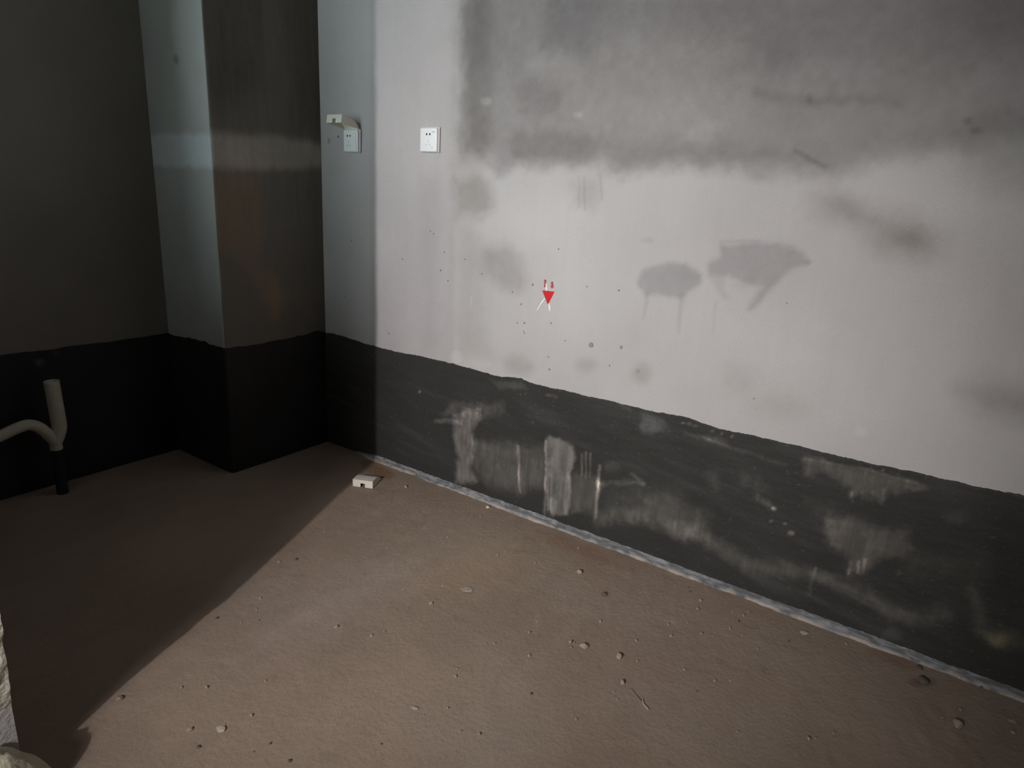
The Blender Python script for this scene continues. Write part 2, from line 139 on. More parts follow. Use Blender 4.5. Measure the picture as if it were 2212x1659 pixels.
RIGHT_BAND_STAINS = [
  ([(-0.800,0.321),(-0.835,0.354),(-0.917,0.379),(-0.931,0.343),(-0.887,0.282),(-0.913,0.228),(-0.885,0.117),(-0.922,0.066),(-0.811,0.032),(-0.819,0.151),(-0.793,0.248)], 0.0164, 0.0091, (4.325,4.0625,4.0625)),
  ([(-0.773,0.376),(-1.040,0.436),(-1.042,0.399),(-0.931,0.343),(-0.737,0.316)], 0.0182, 0.0109, (2.225,2.1375,2.1375)),
  ([(-0.888,0.252),(-1.116,0.283),(-1.242,0.307),(-1.255,0.148),(-1.129,0.089),(-0.921,0.076)], 0.0292, 0.0146, (2.575,2.4875,2.4875)),
  ([(-0.687,0.269),(-0.837,0.298),(-0.838,0.314),(-0.688,0.286)], 0.0073, 0.0055, (2.575,2.575,2.6625)),
  ([(-1.107,0.276),(-1.119,0.185),(-1.133,0.086),(-1.140,0.088),(-1.130,0.189),(-1.122,0.281)], 0.0055, 0.0036, (2.75,2.575,2.4875)),
  ([(-1.235,0.343),(-1.250,0.358),(-1.309,0.356),(-1.356,0.338),(-1.372,0.296),(-1.357,0.236),(-1.362,0.124),(-1.357,0.060),(-1.297,0.040),(-1.271,0.055),(-1.255,0.148)], 0.0091, 0.0055, (4.675,4.5,4.4125)),
  ([(-1.236,0.334),(-1.246,0.184),(-1.254,0.025),(-1.262,0.028),(-1.254,0.186),(-1.244,0.336)], 0.0036, 0.0018, (2.575,2.4,2.3125)),
  ([(-1.315,0.079),(-1.313,0.060),(-1.306,0.042),(-1.293,0.030),(-1.279,0.025),(-1.265,0.028),(-1.254,0.040),(-1.250,0.058),(-1.251,0.077),(-1.259,0.095),(-1.272,0.107),(-1.286,0.112),(-1.300,0.108),(-1.310,0.096)], 0.0146, 0.0055, (1.875,1.9625,2.05)),
  ([(-1.287,0.177),(-1.285,0.123),(-1.303,0.128),(-1.297,0.180)], 0.0073, 0.0036, (0.6,0.6,0.6)),
  ([(-1.265,0.190),(-1.276,0.037),(-1.282,0.039),(-1.271,0.192)], 0.0036, 0.0018, (0.6,0.6,0.6)),
  ([(-1.320,0.187),(-1.333,0.056),(-1.341,0.059),(-1.328,0.190)], 0.0055, 0.0036, (0.75,0.75,0.75)),
  ([(-1.392,0.320),(-1.400,0.234),(-1.406,0.236),(-1.401,0.323)], 0.0036, 0.0018, (3.1,2.925,2.75)),
  ([(-1.408,0.334),(-1.418,0.232),(-1.423,0.234),(-1.417,0.336)], 0.0036, 0.0018, (2.925,2.75,2.6625)),
  ([(-1.428,0.334),(-1.434,0.241),(-1.440,0.242),(-1.435,0.336)], 0.0036, 0.0018, (3.275,3.1,2.925)),
  ([(-1.468,0.297),(-1.464,0.232),(-1.473,0.085),(-1.486,0.089),(-1.476,0.234),(-1.479,0.298)], 0.0055, 0.0036, (3.45,3.275,3.1)),
  ([(-1.359,0.237),(-1.466,0.241),(-1.469,0.112),(-1.369,0.072)], 0.0219, 0.0109, (2.575,2.4875,2.4875)),
  ([(-1.553,0.312),(-1.551,0.302),(-1.544,0.292),(-1.533,0.285),(-1.520,0.281),(-1.508,0.282),(-1.500,0.287),(-1.496,0.295),(-1.498,0.305),(-1.505,0.315),(-1.516,0.322),(-1.528,0.326),(-1.540,0.325),(-1.549,0.320)], 0.0146, 0.0091, (2.05,2.05,2.05)),
  ([(-1.469,0.214),(-1.609,0.269),(-1.650,0.270),(-1.651,0.279),(-1.608,0.282),(-1.466,0.232)], 0.0091, 0.0073, (2.4,2.3125,2.225)),
  ([(-1.594,0.298),(-1.649,0.275),(-1.654,0.285),(-1.599,0.308)], 0.0073, 0.0036, (2.4,2.3125,2.225)),
  ([(-1.622,0.528),(-1.681,0.525),(-1.718,0.493),(-1.639,0.457),(-1.602,0.481)], 0.0182, 0.0109, (2.225,2.3125,2.4)),
  ([(-0.968,0.516),(-1.119,0.538),(-1.142,0.519),(-1.014,0.491)], 0.0109, 0.0073, (1.875,1.9625,1.9625)),
  ([(-1.224,0.509),(-1.274,0.510),(-1.276,0.521),(-1.226,0.520)], 0.0055, 0.0036, (2.05,2.05,2.05)),
  ([(-1.523,0.540),(-1.569,0.526),(-1.572,0.535),(-1.527,0.548)], 0.0055, 0.0036, (1.875,1.875,1.7875)),
  ([(-1.490,0.057),(-1.575,0.109),(-1.672,0.136),(-1.758,0.122),(-1.879,0.135),(-1.933,0.114),(-2.040,0.090),(-2.133,0.116),(-2.210,0.137),(-2.300,0.135),(-2.389,0.118),(-2.445,0.095),(-2.517,0.113),(-2.577,0.159),(-2.566,0.189),(-2.510,0.146),(-2.448,0.132),(-2.398,0.155),(-2.306,0.173),(-2.212,0.176),(-2.131,0.156),(-2.045,0.132),(-1.948,0.156),(-1.887,0.179),(-1.766,0.168),(-1.678,0.182),(-1.567,0.153),(-1.474,0.099)], 0.0292, 0.0109, (2.4875,2.4,2.3125)),
  ([(-1.667,0.223),(-1.783,0.243),(-1.879,0.241),(-1.884,0.148),(-1.763,0.140)], 0.0401, 0.0146, (2.3125,2.26,2.225)),
  ([(-1.489,0.202),(-1.661,0.274),(-1.792,0.297),(-1.707,0.182),(-1.516,0.118)], 0.0474, 0.0182, (1.6125,1.6125,1.6125)),
  ([(-2.215,0.167),(-2.215,0.126),(-2.219,0.078),(-2.224,0.080),(-2.222,0.128),(-2.225,0.169)], 0.0073, 0.0036, (2.225,2.225,2.05)),
  ([(-2.229,0.176),(-2.229,0.174),(-2.228,0.171),(-2.226,0.169),(-2.224,0.168),(-2.221,0.169),(-2.220,0.170),(-2.219,0.172),(-2.219,0.175),(-2.220,0.178),(-2.222,0.180),(-2.224,0.181),(-2.226,0.180),(-2.228,0.179)], 0.0036, 0.0018, (2.4,2.4,2.225)),
  ([(-2.129,0.510),(-2.136,0.518),(-2.213,0.517),(-2.298,0.522),(-2.379,0.525),(-2.448,0.515),(-2.435,0.500),(-2.398,0.485),(-2.384,0.469),(-2.371,0.479),(-2.349,0.441),(-2.323,0.450),(-2.320,0.437),(-2.299,0.454),(-2.275,0.435),(-2.260,0.467),(-2.207,0.480),(-2.180,0.487),(-2.171,0.469),(-2.140,0.460)], 0.0128, 0.0091, (2.925,2.75,2.6625)),
  ([(-2.131,0.507),(-2.298,0.522),(-2.447,0.517),(-2.447,0.523),(-2.298,0.527),(-2.131,0.513)], 0.0055, 0.0036, (1.7,1.7,1.6125)),
  ([(-2.272,0.448),(-2.282,0.414),(-2.285,0.416),(-2.278,0.451)], 0.0036, 0.0018, (2.05,1.875,1.875)),
  ([(-2.297,0.456),(-2.306,0.422),(-2.309,0.424),(-2.303,0.458)], 0.0036, 0.0018, (2.05,1.875,1.875)),
  ([(-2.323,0.465),(-2.330,0.432),(-2.333,0.433),(-2.330,0.467)], 0.0036, 0.0018, (2.05,1.875,1.875)),
  ([(-2.350,0.480),(-2.355,0.446),(-2.359,0.447),(-2.356,0.482)], 0.0036, 0.0018, (2.05,1.875,1.875)),
  ([(-1.765,0.492),(-1.827,0.494),(-1.948,0.483),(-2.088,0.475),(-2.089,0.481),(-1.949,0.491),(-1.828,0.504),(-1.766,0.503)], 0.0073, 0.0055, (2.05,1.9625,1.875)),
  ([(-1.907,0.498),(-1.903,0.492),(-1.891,0.488),(-1.876,0.486),(-1.859,0.487),(-1.845,0.491),(-1.835,0.497),(-1.832,0.503),(-1.837,0.509),(-1.848,0.513),(-1.864,0.515),(-1.880,0.514),(-1.895,0.510),(-1.904,0.504)], 0.0109, 0.0073, (2.225,2.225,2.225)),
  ([(-1.858,0.381),(-1.885,0.324),(-1.904,0.335),(-1.889,0.397)], 0.0182, 0.0091, (2.225,2.225,2.225)),
  ([(-1.946,0.410),(-2.017,0.416),(-2.051,0.379),(-1.966,0.368)], 0.0255, 0.0146, (1.875,1.875,1.875)),
  ([(-2.015,0.341),(-2.082,0.321),(-2.087,0.332),(-2.024,0.365)], 0.0109, 0.0073, (2.4,2.4,2.4)),
  ([(-2.086,0.325),(-2.084,0.323),(-2.082,0.320),(-2.079,0.320),(-2.075,0.320),(-2.072,0.321),(-2.070,0.324),(-2.070,0.326),(-2.071,0.329),(-2.073,0.331),(-2.077,0.332),(-2.080,0.332),(-2.083,0.330),(-2.085,0.328)], 0.0036, 0.0018, (4.5,4.5,4.5)),
  ([(-2.219,0.325),(-2.278,0.364),(-2.364,0.361),(-2.433,0.378),(-2.445,0.332),(-2.428,0.299),(-2.378,0.284),(-2.364,0.264),(-2.364,0.233),(-2.350,0.214),(-2.320,0.199),(-2.306,0.241),(-2.258,0.262),(-2.229,0.282)], 0.0219, 0.0109, (3.1,2.925,2.8375)),
  ([(-2.172,0.386),(-2.238,0.378),(-2.279,0.361),(-2.239,0.301),(-2.194,0.332)], 0.0364, 0.0146, (1.7,1.665,1.6125)),
  ([(-2.307,0.235),(-2.312,0.190),(-2.317,0.191),(-2.315,0.236)], 0.0036, 0.0018, (2.225,2.05,2.05)),
  ([(-2.328,0.243),(-2.334,0.201),(-2.338,0.203),(-2.336,0.245)], 0.0036, 0.0018, (2.225,2.05,2.05)),
  ([(-2.343,0.256),(-2.349,0.210),(-2.352,0.211),(-2.350,0.258)], 0.0036, 0.0018, (2.225,2.05,2.05)),
  ([(-2.146,0.267),(-2.146,0.263),(-2.144,0.260),(-2.141,0.257),(-2.137,0.256),(-2.133,0.256),(-2.130,0.257),(-2.128,0.260),(-2.129,0.264),(-2.131,0.267),(-2.134,0.270),(-2.138,0.272),(-2.142,0.272),(-2.145,0.270)], 0.0036, 0.0018, (4.5,3.975,3.275)),
  ([(-2.082,0.284),(-2.081,0.282),(-2.080,0.280),(-2.078,0.278),(-2.076,0.277),(-2.073,0.277),(-2.072,0.278),(-2.071,0.280),(-2.071,0.282),(-2.072,0.284),(-2.074,0.286),(-2.077,0.287),(-2.079,0.287),(-2.081,0.286)], 0.0036, 0.0018, (3.625,3.45,3.275)),
  ([(-2.122,0.290),(-2.122,0.288),(-2.121,0.286),(-2.119,0.284),(-2.116,0.283),(-2.114,0.283),(-2.112,0.285),(-2.112,0.286),(-2.112,0.288),(-2.113,0.291),(-2.115,0.292),(-2.117,0.293),(-2.120,0.293),(-2.121,0.292)], 0.0036, 0.0018, (3.45,3.45,3.275)),
  ([(-2.590,0.260),(-2.616,0.221),(-2.648,0.144),(-2.692,0.121),(-2.700,0.156),(-2.663,0.168),(-2.632,0.238),(-2.601,0.276)], 0.0219, 0.0109, (2.225,2.225,2.05)),
  ([(-2.730,0.162),(-2.729,0.149),(-2.723,0.136),(-2.711,0.125),(-2.697,0.118),(-2.683,0.117),(-2.673,0.122),(-2.667,0.132),(-2.668,0.145),(-2.675,0.158),(-2.686,0.170),(-2.700,0.176),(-2.714,0.177),(-2.724,0.172)], 0.0255, 0.0109, (2.75,2.575,1.875)),
  ([(-2.483,0.059),(-2.482,0.052),(-2.476,0.044),(-2.467,0.036),(-2.456,0.031),(-2.446,0.029),(-2.438,0.031),(-2.434,0.037),(-2.436,0.044),(-2.441,0.052),(-2.451,0.060),(-2.461,0.065),(-2.471,0.067),(-2.479,0.065)], 0.0146, 0.0091, (1.875,1.875,1.875)),
  ([(-2.548,0.467),(-2.547,0.459),(-2.542,0.450),(-2.533,0.444),(-2.522,0.440),(-2.512,0.440),(-2.504,0.444),(-2.500,0.451),(-2.501,0.460),(-2.506,0.469),(-2.515,0.475),(-2.526,0.479),(-2.536,0.478),(-2.544,0.474)], 0.0219, 0.0109, (1.875,1.875,1.7875)),
  ([(-2.725,0.410),(-2.732,0.343),(-2.724,0.282),(-2.702,0.239),(-2.669,0.225),(-2.632,0.242),(-2.599,0.288),(-2.578,0.353),(-2.571,0.423),(-2.581,0.484),(-2.606,0.523),(-2.638,0.534),(-2.673,0.515),(-2.704,0.471)], 0.1093, 0.0182, (0.8,0.8,0.8)),
  ([(-2.442,0.249),(-2.618,0.305),(-2.609,0.358),(-2.434,0.306)], 0.0364, 0.0146, (1.4375,1.4375,1.35)),
  ([(-1.784,0.534),(-1.783,0.532),(-1.782,0.530),(-1.778,0.528),(-1.775,0.528),(-1.772,0.528),(-1.770,0.529),(-1.769,0.531),(-1.769,0.533),(-1.771,0.535),(-1.774,0.537),(-1.777,0.538),(-1.780,0.537),(-1.783,0.536)], 0.0036, 0.0018, (3.8,3.1,2.75)),
  ([(-1.804,0.533),(-1.804,0.531),(-1.801,0.529),(-1.798,0.527),(-1.794,0.526),(-1.790,0.526),(-1.787,0.527),(-1.786,0.529),(-1.787,0.531),(-1.789,0.533),(-1.793,0.535),(-1.797,0.536),(-1.800,0.536),(-1.803,0.535)], 0.0036, 0.0018, (3.8,3.1,2.75)),
  ([(-1.764,0.533),(-1.763,0.531),(-1.762,0.530),(-1.759,0.528),(-1.756,0.528),(-1.754,0.528),(-1.752,0.528),(-1.751,0.530),(-1.752,0.531),(-1.753,0.533),(-1.756,0.534),(-1.758,0.535),(-1.761,0.535),(-1.763,0.534)], 0.0036, 0.0018, (3.45,2.75,2.575)),
  ([(-1.860,0.530),(-1.859,0.528),(-1.858,0.526),(-1.856,0.524),(-1.853,0.523),(-1.851,0.524),(-1.849,0.525),(-1.848,0.527),(-1.848,0.529),(-1.850,0.531),(-1.852,0.532),(-1.855,0.533),(-1.857,0.533),(-1.859,0.531)], 0.0036, 0.0018, (3.45,2.925,2.575)),
  ([(-1.890,0.528),(-1.889,0.526),(-1.888,0.524),(-1.886,0.522),(-1.883,0.522),(-1.881,0.522),(-1.879,0.523),(-1.878,0.525),(-1.879,0.527),(-1.880,0.529),(-1.882,0.531),(-1.885,0.531),(-1.887,0.531),(-1.889,0.530)], 0.0036, 0.0018, (3.1,2.75,2.4)),
  ([(-1.924,0.527),(-1.923,0.525),(-1.922,0.523),(-1.920,0.522),(-1.917,0.521),(-1.915,0.521),(-1.913,0.523),(-1.913,0.524),(-1.913,0.526),(-1.914,0.528),(-1.916,0.530),(-1.919,0.531),(-1.921,0.530),(-1.923,0.529)], 0.0036, 0.0018, (3.1,2.75,2.4)),
  ([(-2.342,0.536),(-2.342,0.534),(-2.342,0.533),(-2.341,0.531),(-2.339,0.531),(-2.338,0.531),(-2.337,0.533),(-2.336,0.534),(-2.336,0.536),(-2.337,0.538),(-2.338,0.539),(-2.339,0.539),(-2.341,0.539),(-2.342,0.538)], 0.0036, 0.0018, (4.5,3.8,2.75)),
  ([(-0.608,0.388),(-0.608,0.385),(-0.605,0.383),(-0.602,0.381),(-0.599,0.380),(-0.596,0.380),(-0.593,0.382),(-0.593,0.385),(-0.593,0.388),(-0.595,0.390),(-0.599,0.392),(-0.602,0.393),(-0.605,0.392),(-0.608,0.391)], 0.0027, 0.0018, (4.5,4.5,4.5)),
  ([(-1.181,0.391),(-1.181,0.389),(-1.180,0.388),(-1.178,0.386),(-1.176,0.386),(-1.175,0.386),(-1.173,0.387),(-1.173,0.389),(-1.173,0.390),(-1.174,0.392),(-1.176,0.393),(-1.177,0.394),(-1.179,0.393),(-1.180,0.392)], 0.0027, 0.0018, (3.625,3.625,3.45)),
  ([(-1.396,0.361),(-1.550,0.366),(-1.567,0.436),(-1.425,0.469)], 0.0547, 0.0182, (0.85,0.85,0.85)),
]
COLUMN_STAINS = [
  ([(-0.542,1.377),(-0.307,1.389),(-0.129,1.391),(0.069,1.375),(0.066,1.289),(-0.227,1.264),(-0.552,1.252)], 0.0219, 0.0091, (2.2,2.2,2.25)),
  ([(-0.516,1.240),(-0.315,1.252),(-0.305,1.052),(-0.335,0.903),(-0.206,0.737),(-0.259,0.620),(-0.344,0.750),(-0.421,0.907),(-0.537,0.966)], 0.0401, 0.0146, (1.28,1.1,0.93)),
  ([(-0.293,0.862),(-0.238,0.820),(-0.239,0.638),(-0.293,0.645)], 0.0182, 0.0073, (1.15,1.06,0.95)),
  ([(-0.513,1.963),(-0.269,2.032),(-0.296,1.581),(-0.464,1.426),(-0.550,1.511)], 0.0911, 0.0255, (0.75,0.72,0.72)),
  ([(-0.186,2.056),(0.088,2.133),(0.070,1.448),(-0.127,1.428)], 0.0729, 0.0255, (0.75,0.72,0.7)),
]
COLUMN_SIDE_STAINS = [
  ([(0.508,1.372),(-0.078,1.372),(-0.065,1.255),(0.533,1.247)], 0.0146, 0.0073, (1.35,1.4,1.5)),
  ([(0.167,1.636),(0.170,1.629),(0.175,1.624),(0.183,1.621),(0.192,1.622),(0.199,1.625),(0.203,1.631),(0.204,1.638),(0.201,1.645),(0.195,1.650),(0.187,1.653),(0.179,1.652),(0.172,1.649),(0.167,1.643)], 0.0091, 0.0055, (0.6,0.6,0.6)),
]
FLOOR_STAINS = [
  ([(-0.516,-1.086),(-0.582,-1.129),(-0.694,-1.152),(-0.821,-1.151),(-0.940,-1.130),(-1.030,-1.095),(-1.082,-1.051),(-1.088,-1.006),(-1.047,-0.966),(-0.961,-0.937),(-0.840,-0.927),(-0.705,-0.940),(-0.586,-0.977),(-0.516,-1.030)], 0.0911, 0.0219, (1.08,1.12,1.2)),
  ([(-0.906,-1.194),(-0.944,-1.215),(-1.008,-1.213),(-1.083,-1.190),(-1.154,-1.153),(-1.210,-1.107),(-1.241,-1.062),(-1.243,-1.025),(-1.214,-1.002),(-1.158,-0.998),(-1.083,-1.016),(-1.005,-1.053),(-0.940,-1.103),(-0.904,-1.153)], 0.0911, 0.0219, (1.05,1.06,1.1)),
  ([(-0.107,-1.785),(-0.169,-1.786),(-0.224,-1.759),(-0.261,-1.709),(-0.276,-1.644),(-0.264,-1.575),(-0.227,-1.515),(-0.169,-1.474),(-0.101,-1.465),(-0.038,-1.491),(0.005,-1.548),(0.018,-1.621),(-0.001,-1.695),(-0.046,-1.753)], 0.0729, 0.0219, (0.95,0.92,0.9)),
  ([(-0.304,-2.257),(-0.417,-2.246),(-0.519,-2.194),(-0.598,-2.112),(-0.643,-2.012),(-0.647,-1.907),(-0.605,-1.814),(-0.519,-1.751),(-0.399,-1.736),(-0.270,-1.781),(-0.165,-1.881),(-0.114,-2.009),(-0.129,-2.131),(-0.200,-2.219)], 0.1458, 0.0255, (0.96,0.93,0.92)),
  ([(-0.287,-1.407),(-0.366,-1.428),(-0.456,-1.407),(-0.540,-1.351),(-0.607,-1.270),(-0.644,-1.178),(-0.646,-1.089),(-0.609,-1.020),(-0.538,-0.985),(-0.444,-0.995),(-0.346,-1.051),(-0.268,-1.143),(-0.229,-1.249),(-0.237,-1.344)], 0.0911, 0.0219, (1.04,1.04,1)),
  ([(-0.095,-0.541),(-0.116,-0.545),(-0.131,-0.526),(-0.137,-0.488),(-0.133,-0.437),(-0.119,-0.383),(-0.097,-0.337),(-0.072,-0.307),(-0.050,-0.301),(-0.034,-0.321),(-0.028,-0.363),(-0.034,-0.416),(-0.049,-0.471),(-0.071,-0.515)], 0.0182, 0.0055, (0.8,0.65,0.5)),
  ([(-0.099,-1.603),(-0.117,-1.593),(-0.130,-1.554),(-0.137,-1.494),(-0.135,-1.422),(-0.125,-1.352),(-0.108,-1.298),(-0.088,-1.273),(-0.069,-1.283),(-0.055,-1.326),(-0.049,-1.393),(-0.053,-1.467),(-0.064,-1.535),(-0.081,-1.583)], 0.0219, 0.0091, (0.95,0.87,0.84)),
  ([(-0.083,-2.578),(-0.094,-2.575),(-0.108,-2.567),(-0.121,-2.555),(-0.132,-2.541),(-0.139,-2.528),(-0.139,-2.519),(-0.133,-2.515),(-0.122,-2.518),(-0.108,-2.526),(-0.095,-2.538),(-0.083,-2.553),(-0.077,-2.566),(-0.077,-2.575)], 0.0128, 0.0073, (0.6,0.58,0.55)),
  ([(-0.286,-1.680),(-0.293,-1.682),(-0.299,-1.682),(-0.305,-1.679),(-0.309,-1.675),(-0.309,-1.670),(-0.306,-1.665),(-0.301,-1.661),(-0.294,-1.659),(-0.287,-1.659),(-0.281,-1.661),(-0.278,-1.665),(-0.278,-1.671),(-0.280,-1.676)], 0.0073, 0.0036, (0.55,0.42,0.3)),
  ([(-0.051,-2.538),(-0.064,-2.530),(-0.074,-2.512),(-0.081,-2.485),(-0.082,-2.456),(-0.077,-2.430),(-0.067,-2.412),(-0.054,-2.405),(-0.041,-2.413),(-0.030,-2.432),(-0.023,-2.460),(-0.023,-2.490),(-0.028,-2.516),(-0.038,-2.533)], 0.0182, 0.0091, (0.88,0.8,0.75)),
]
CRUMBS = [ # x, y, size, kind
  (-0.234,-1.544,0.0197,'c'),
  (-0.560,-1.313,0.0403,'f'),
  (-0.590,-1.240,0.0141,'f'),
  (-0.686,-1.275,0.0121,'c'),
  (-0.296,-1.671,0.0174,'b'),
  (-0.555,-1.578,0.0073,'c'),
  (-0.611,-1.588,0.0086,'c'),
  (-0.432,-1.727,0.0090,'c'),
  (-0.697,-1.542,0.0071,'c'),
  (-0.715,-1.537,0.0070,'c'),
  (-0.729,-1.516,0.0056,'c'),
  (-0.575,-1.704,0.0128,'c'),
  (-0.570,-1.714,0.0071,'c'),
  (-0.593,-1.717,0.0071,'c'),
  (-0.565,-1.744,0.0228,'c'),
  (-0.543,-1.842,0.0212,'c'),
  (-0.527,-1.889,0.0071,'c'),
  (-0.447,-1.851,0.0088,'c'),
  (-0.495,-1.785,0.0058,'c'),
  (-0.697,-1.643,0.0097,'c'),
  (-0.886,-1.536,0.0093,'c'),
  (-0.860,-1.521,0.0054,'c'),
  (-0.632,-1.895,0.0149,'c'),
  (-0.676,-1.891,0.0067,'c'),
  (-0.694,-1.910,0.0066,'c'),
  (-1.030,-1.527,0.0191,'f'),
  (-0.983,-1.590,0.0064,'c'),
  (-0.999,-1.701,0.0086,'c'),
  (-1.019,-1.661,0.0062,'c'),
  (-0.817,-1.859,0.0076,'c'),
  (-1.035,-1.560,0.0050,'c'),
  (-0.814,-1.726,0.0091,'d'),
  (-0.211,-1.758,0.0064,'c'),
  (-0.191,-1.823,0.0064,'c'),
  (-0.313,-1.895,0.0076,'c'),
  (-0.364,-1.922,0.0075,'c'),
  (-0.502,-1.189,0.0065,'c'),
  (-0.326,-1.268,0.0084,'c'),
  (-0.096,-1.463,0.0087,'c'),
  (-0.342,-1.053,0.0070,'c'),
  (-0.362,-1.040,0.0070,'c'),
  (-0.269,-1.405,0.0067,'c'),
  (-0.284,-1.397,0.0066,'c'),
  (-0.387,-1.576,0.0062,'c'),
  (-0.405,-1.558,0.0062,'c'),
  (-0.129,-1.931,0.0130,'c'),
  (-0.178,-1.937,0.0096,'c'),
  (-0.101,-1.885,0.0082,'d'),
  (-0.120,-2.065,0.0097,'c'),
  (-0.160,-2.060,0.0095,'d'),
  (-0.212,-2.051,0.0094,'c'),
  (-0.292,-1.990,0.0091,'c'),
  (-0.360,-1.923,0.0090,'c'),
  (-0.280,-2.022,0.0061,'c'),
  (-0.269,-1.921,0.0062,'c'),
  (-0.268,-1.940,0.0062,'c'),
  (-0.318,-1.945,0.0061,'c'),
  (-0.311,-1.893,0.0061,'c'),
  (-0.222,-2.091,0.0062,'c'),
  (-0.252,-2.144,0.0076,'c'),
  (-0.085,-2.237,0.0275,'f'),
  (-0.160,-2.209,0.0079,'d'),
  (-0.063,-2.350,0.0081,'c'),
  (-0.478,-2.007,0.0085,'c'),
  (-0.468,-2.088,0.0085,'c'),
  (-0.439,-2.120,0.0057,'c'),
  (-0.536,-2.063,0.0055,'d'),
  (-0.522,-2.336,0.0109,'c'),
  (-0.509,-2.349,0.0069,'c'),
  (-0.463,-2.382,0.0070,'c'),
  (-0.609,-2.190,0.0066,'c'),
  (-0.479,-2.270,0.0056,'c'),
  (-0.238,-2.633,0.0260,'c'),
  (-0.131,-2.748,0.0176,'f'),
  (-0.177,-2.747,0.0110,'c'),
  (-0.229,-2.600,0.0077,'c'),
  (-0.169,-2.638,0.0094,'c'),
  (-0.048,-2.537,0.0180,'d'),
  (-0.103,-2.551,0.0321,'d'),
  (-0.028,-2.682,0.0099,'d'),
  (-0.123,-2.031,0.0065,'c'),
  (-0.089,-2.072,0.0065,'c'),
  (-0.080,-1.872,0.0066,'d'),
  (-1.446,-0.950,0.0169,'c'),
  (-1.398,-1.168,0.0131,'c'),
  (-1.350,-1.221,0.0246,'f'),
  (-1.286,-1.241,0.0091,'c'),
  (-1.412,-1.229,0.0102,'d'),
  (-1.314,-1.417,0.0098,'d'),
  (-1.311,-1.345,0.0075,'d'),
  (-1.299,-1.075,0.0096,'c'),
  (-1.336,-1.028,0.0070,'c'),
  (-1.126,-0.845,0.0108,'d'),
  (-1.095,-0.915,0.0061,'c'),
  (-0.785,-0.760,0.0135,'d'),
  (-0.830,-0.729,0.0085,'c'),
  (-0.990,-0.858,0.0079,'c'),
  (-1.030,-0.894,0.0062,'c'),
  (-0.941,-1.139,0.0117,'c'),
  (-0.907,-1.246,0.0086,'c'),
  (-0.870,-1.260,0.0072,'c'),
  (-1.197,-1.169,0.0068,'c'),
  (-1.346,-1.335,0.0050,'d'),
  (-0.601,-0.685,0.0072,'c'),
  (-0.683,-1.156,0.0062,'c'),
  (-1.159,-1.541,0.0061,'d'),
  (-0.133,-0.648,0.0141,'c'),
  (-0.242,-0.611,0.0079,'d'),
  (-0.150,-1.017,0.0074,'c'),
  (-0.135,-1.047,0.0074,'c'),
  (-0.052,-1.022,0.0190,'y'),
  (-0.279,-0.037,0.0135,'c'),
  (-1.056,-0.945,0.0060,'d'),
]
BAND_TOP_RIGHT = [(-0.000,0.549),(-0.055,0.552),(-0.102,0.551),(-0.269,0.540),(-0.455,0.539),(-0.576,0.543),(-0.729,0.546),(-0.867,0.543),(-0.966,0.538),(-1.022,0.540),(-1.065,0.547),(-1.108,0.552),(-1.150,0.544),(-1.202,0.544),(-1.360,0.544),(-1.514,0.546),(-1.661,0.547),(-1.758,0.554),(-1.836,0.546),(-1.867,0.542),(-1.979,0.545),(-2.079,0.547),(-2.196,0.547),(-2.303,0.546),(-2.419,0.552),(-2.546,0.553),(-2.656,0.558),(-2.738,0.559)]
BAND_TOP_COLUMN = [(-0.519,0.556),(-0.444,0.548),(-0.356,0.548),(-0.224,0.551),(-0.114,0.554),(-0.051,0.563),(0.000,0.549)]
BAND_TOP_SIDE = [(0.422,0.550),(0.359,0.544),(0.250,0.554),(0.136,0.560),(0.107,0.551),(0.047,0.553),(0.002,0.555)]
BAND_TOP_BACK = [(-1.516,0.566),(-1.144,0.555),(-1.011,0.551),(-0.863,0.550),(-0.704,0.547),(-0.521,0.551)]
MARK = {
  'triangle': [(-1.1791,0.8937),(-1.2283,0.8956),(-1.2066,0.8485),(-1.2048,0.8483)],
  'stroke_a': [(-1.1835,0.9331),(-1.1907,0.9328),(-1.1920,0.9070),(-1.1853,0.9062)],
  'stroke_b': [(-1.2126,0.9278),(-1.2198,0.9303),(-1.2202,0.9192),(-1.2235,0.9149),(-1.2200,0.9068),(-1.2144,0.9066),(-1.2122,0.9127),(-1.2144,0.9169)],
  'chalk_a': [(-1.1902,0.9204),(-1.1965,0.9195),(-1.2009,0.8953),(-1.1953,0.8946),(-1.1911,0.9045)],
  'chalk_b': [(-1.1902,0.8690),(-1.1952,0.8656),(-1.1815,0.8475),(-1.1654,0.8199),(-1.1615,0.8161),(-1.1633,0.8229),(-1.1766,0.8493)],
  'chalk_c': [(-1.2078,0.8503),(-1.2127,0.8526),(-1.2183,0.8372),(-1.2184,0.8251),(-1.2138,0.8239)],
}
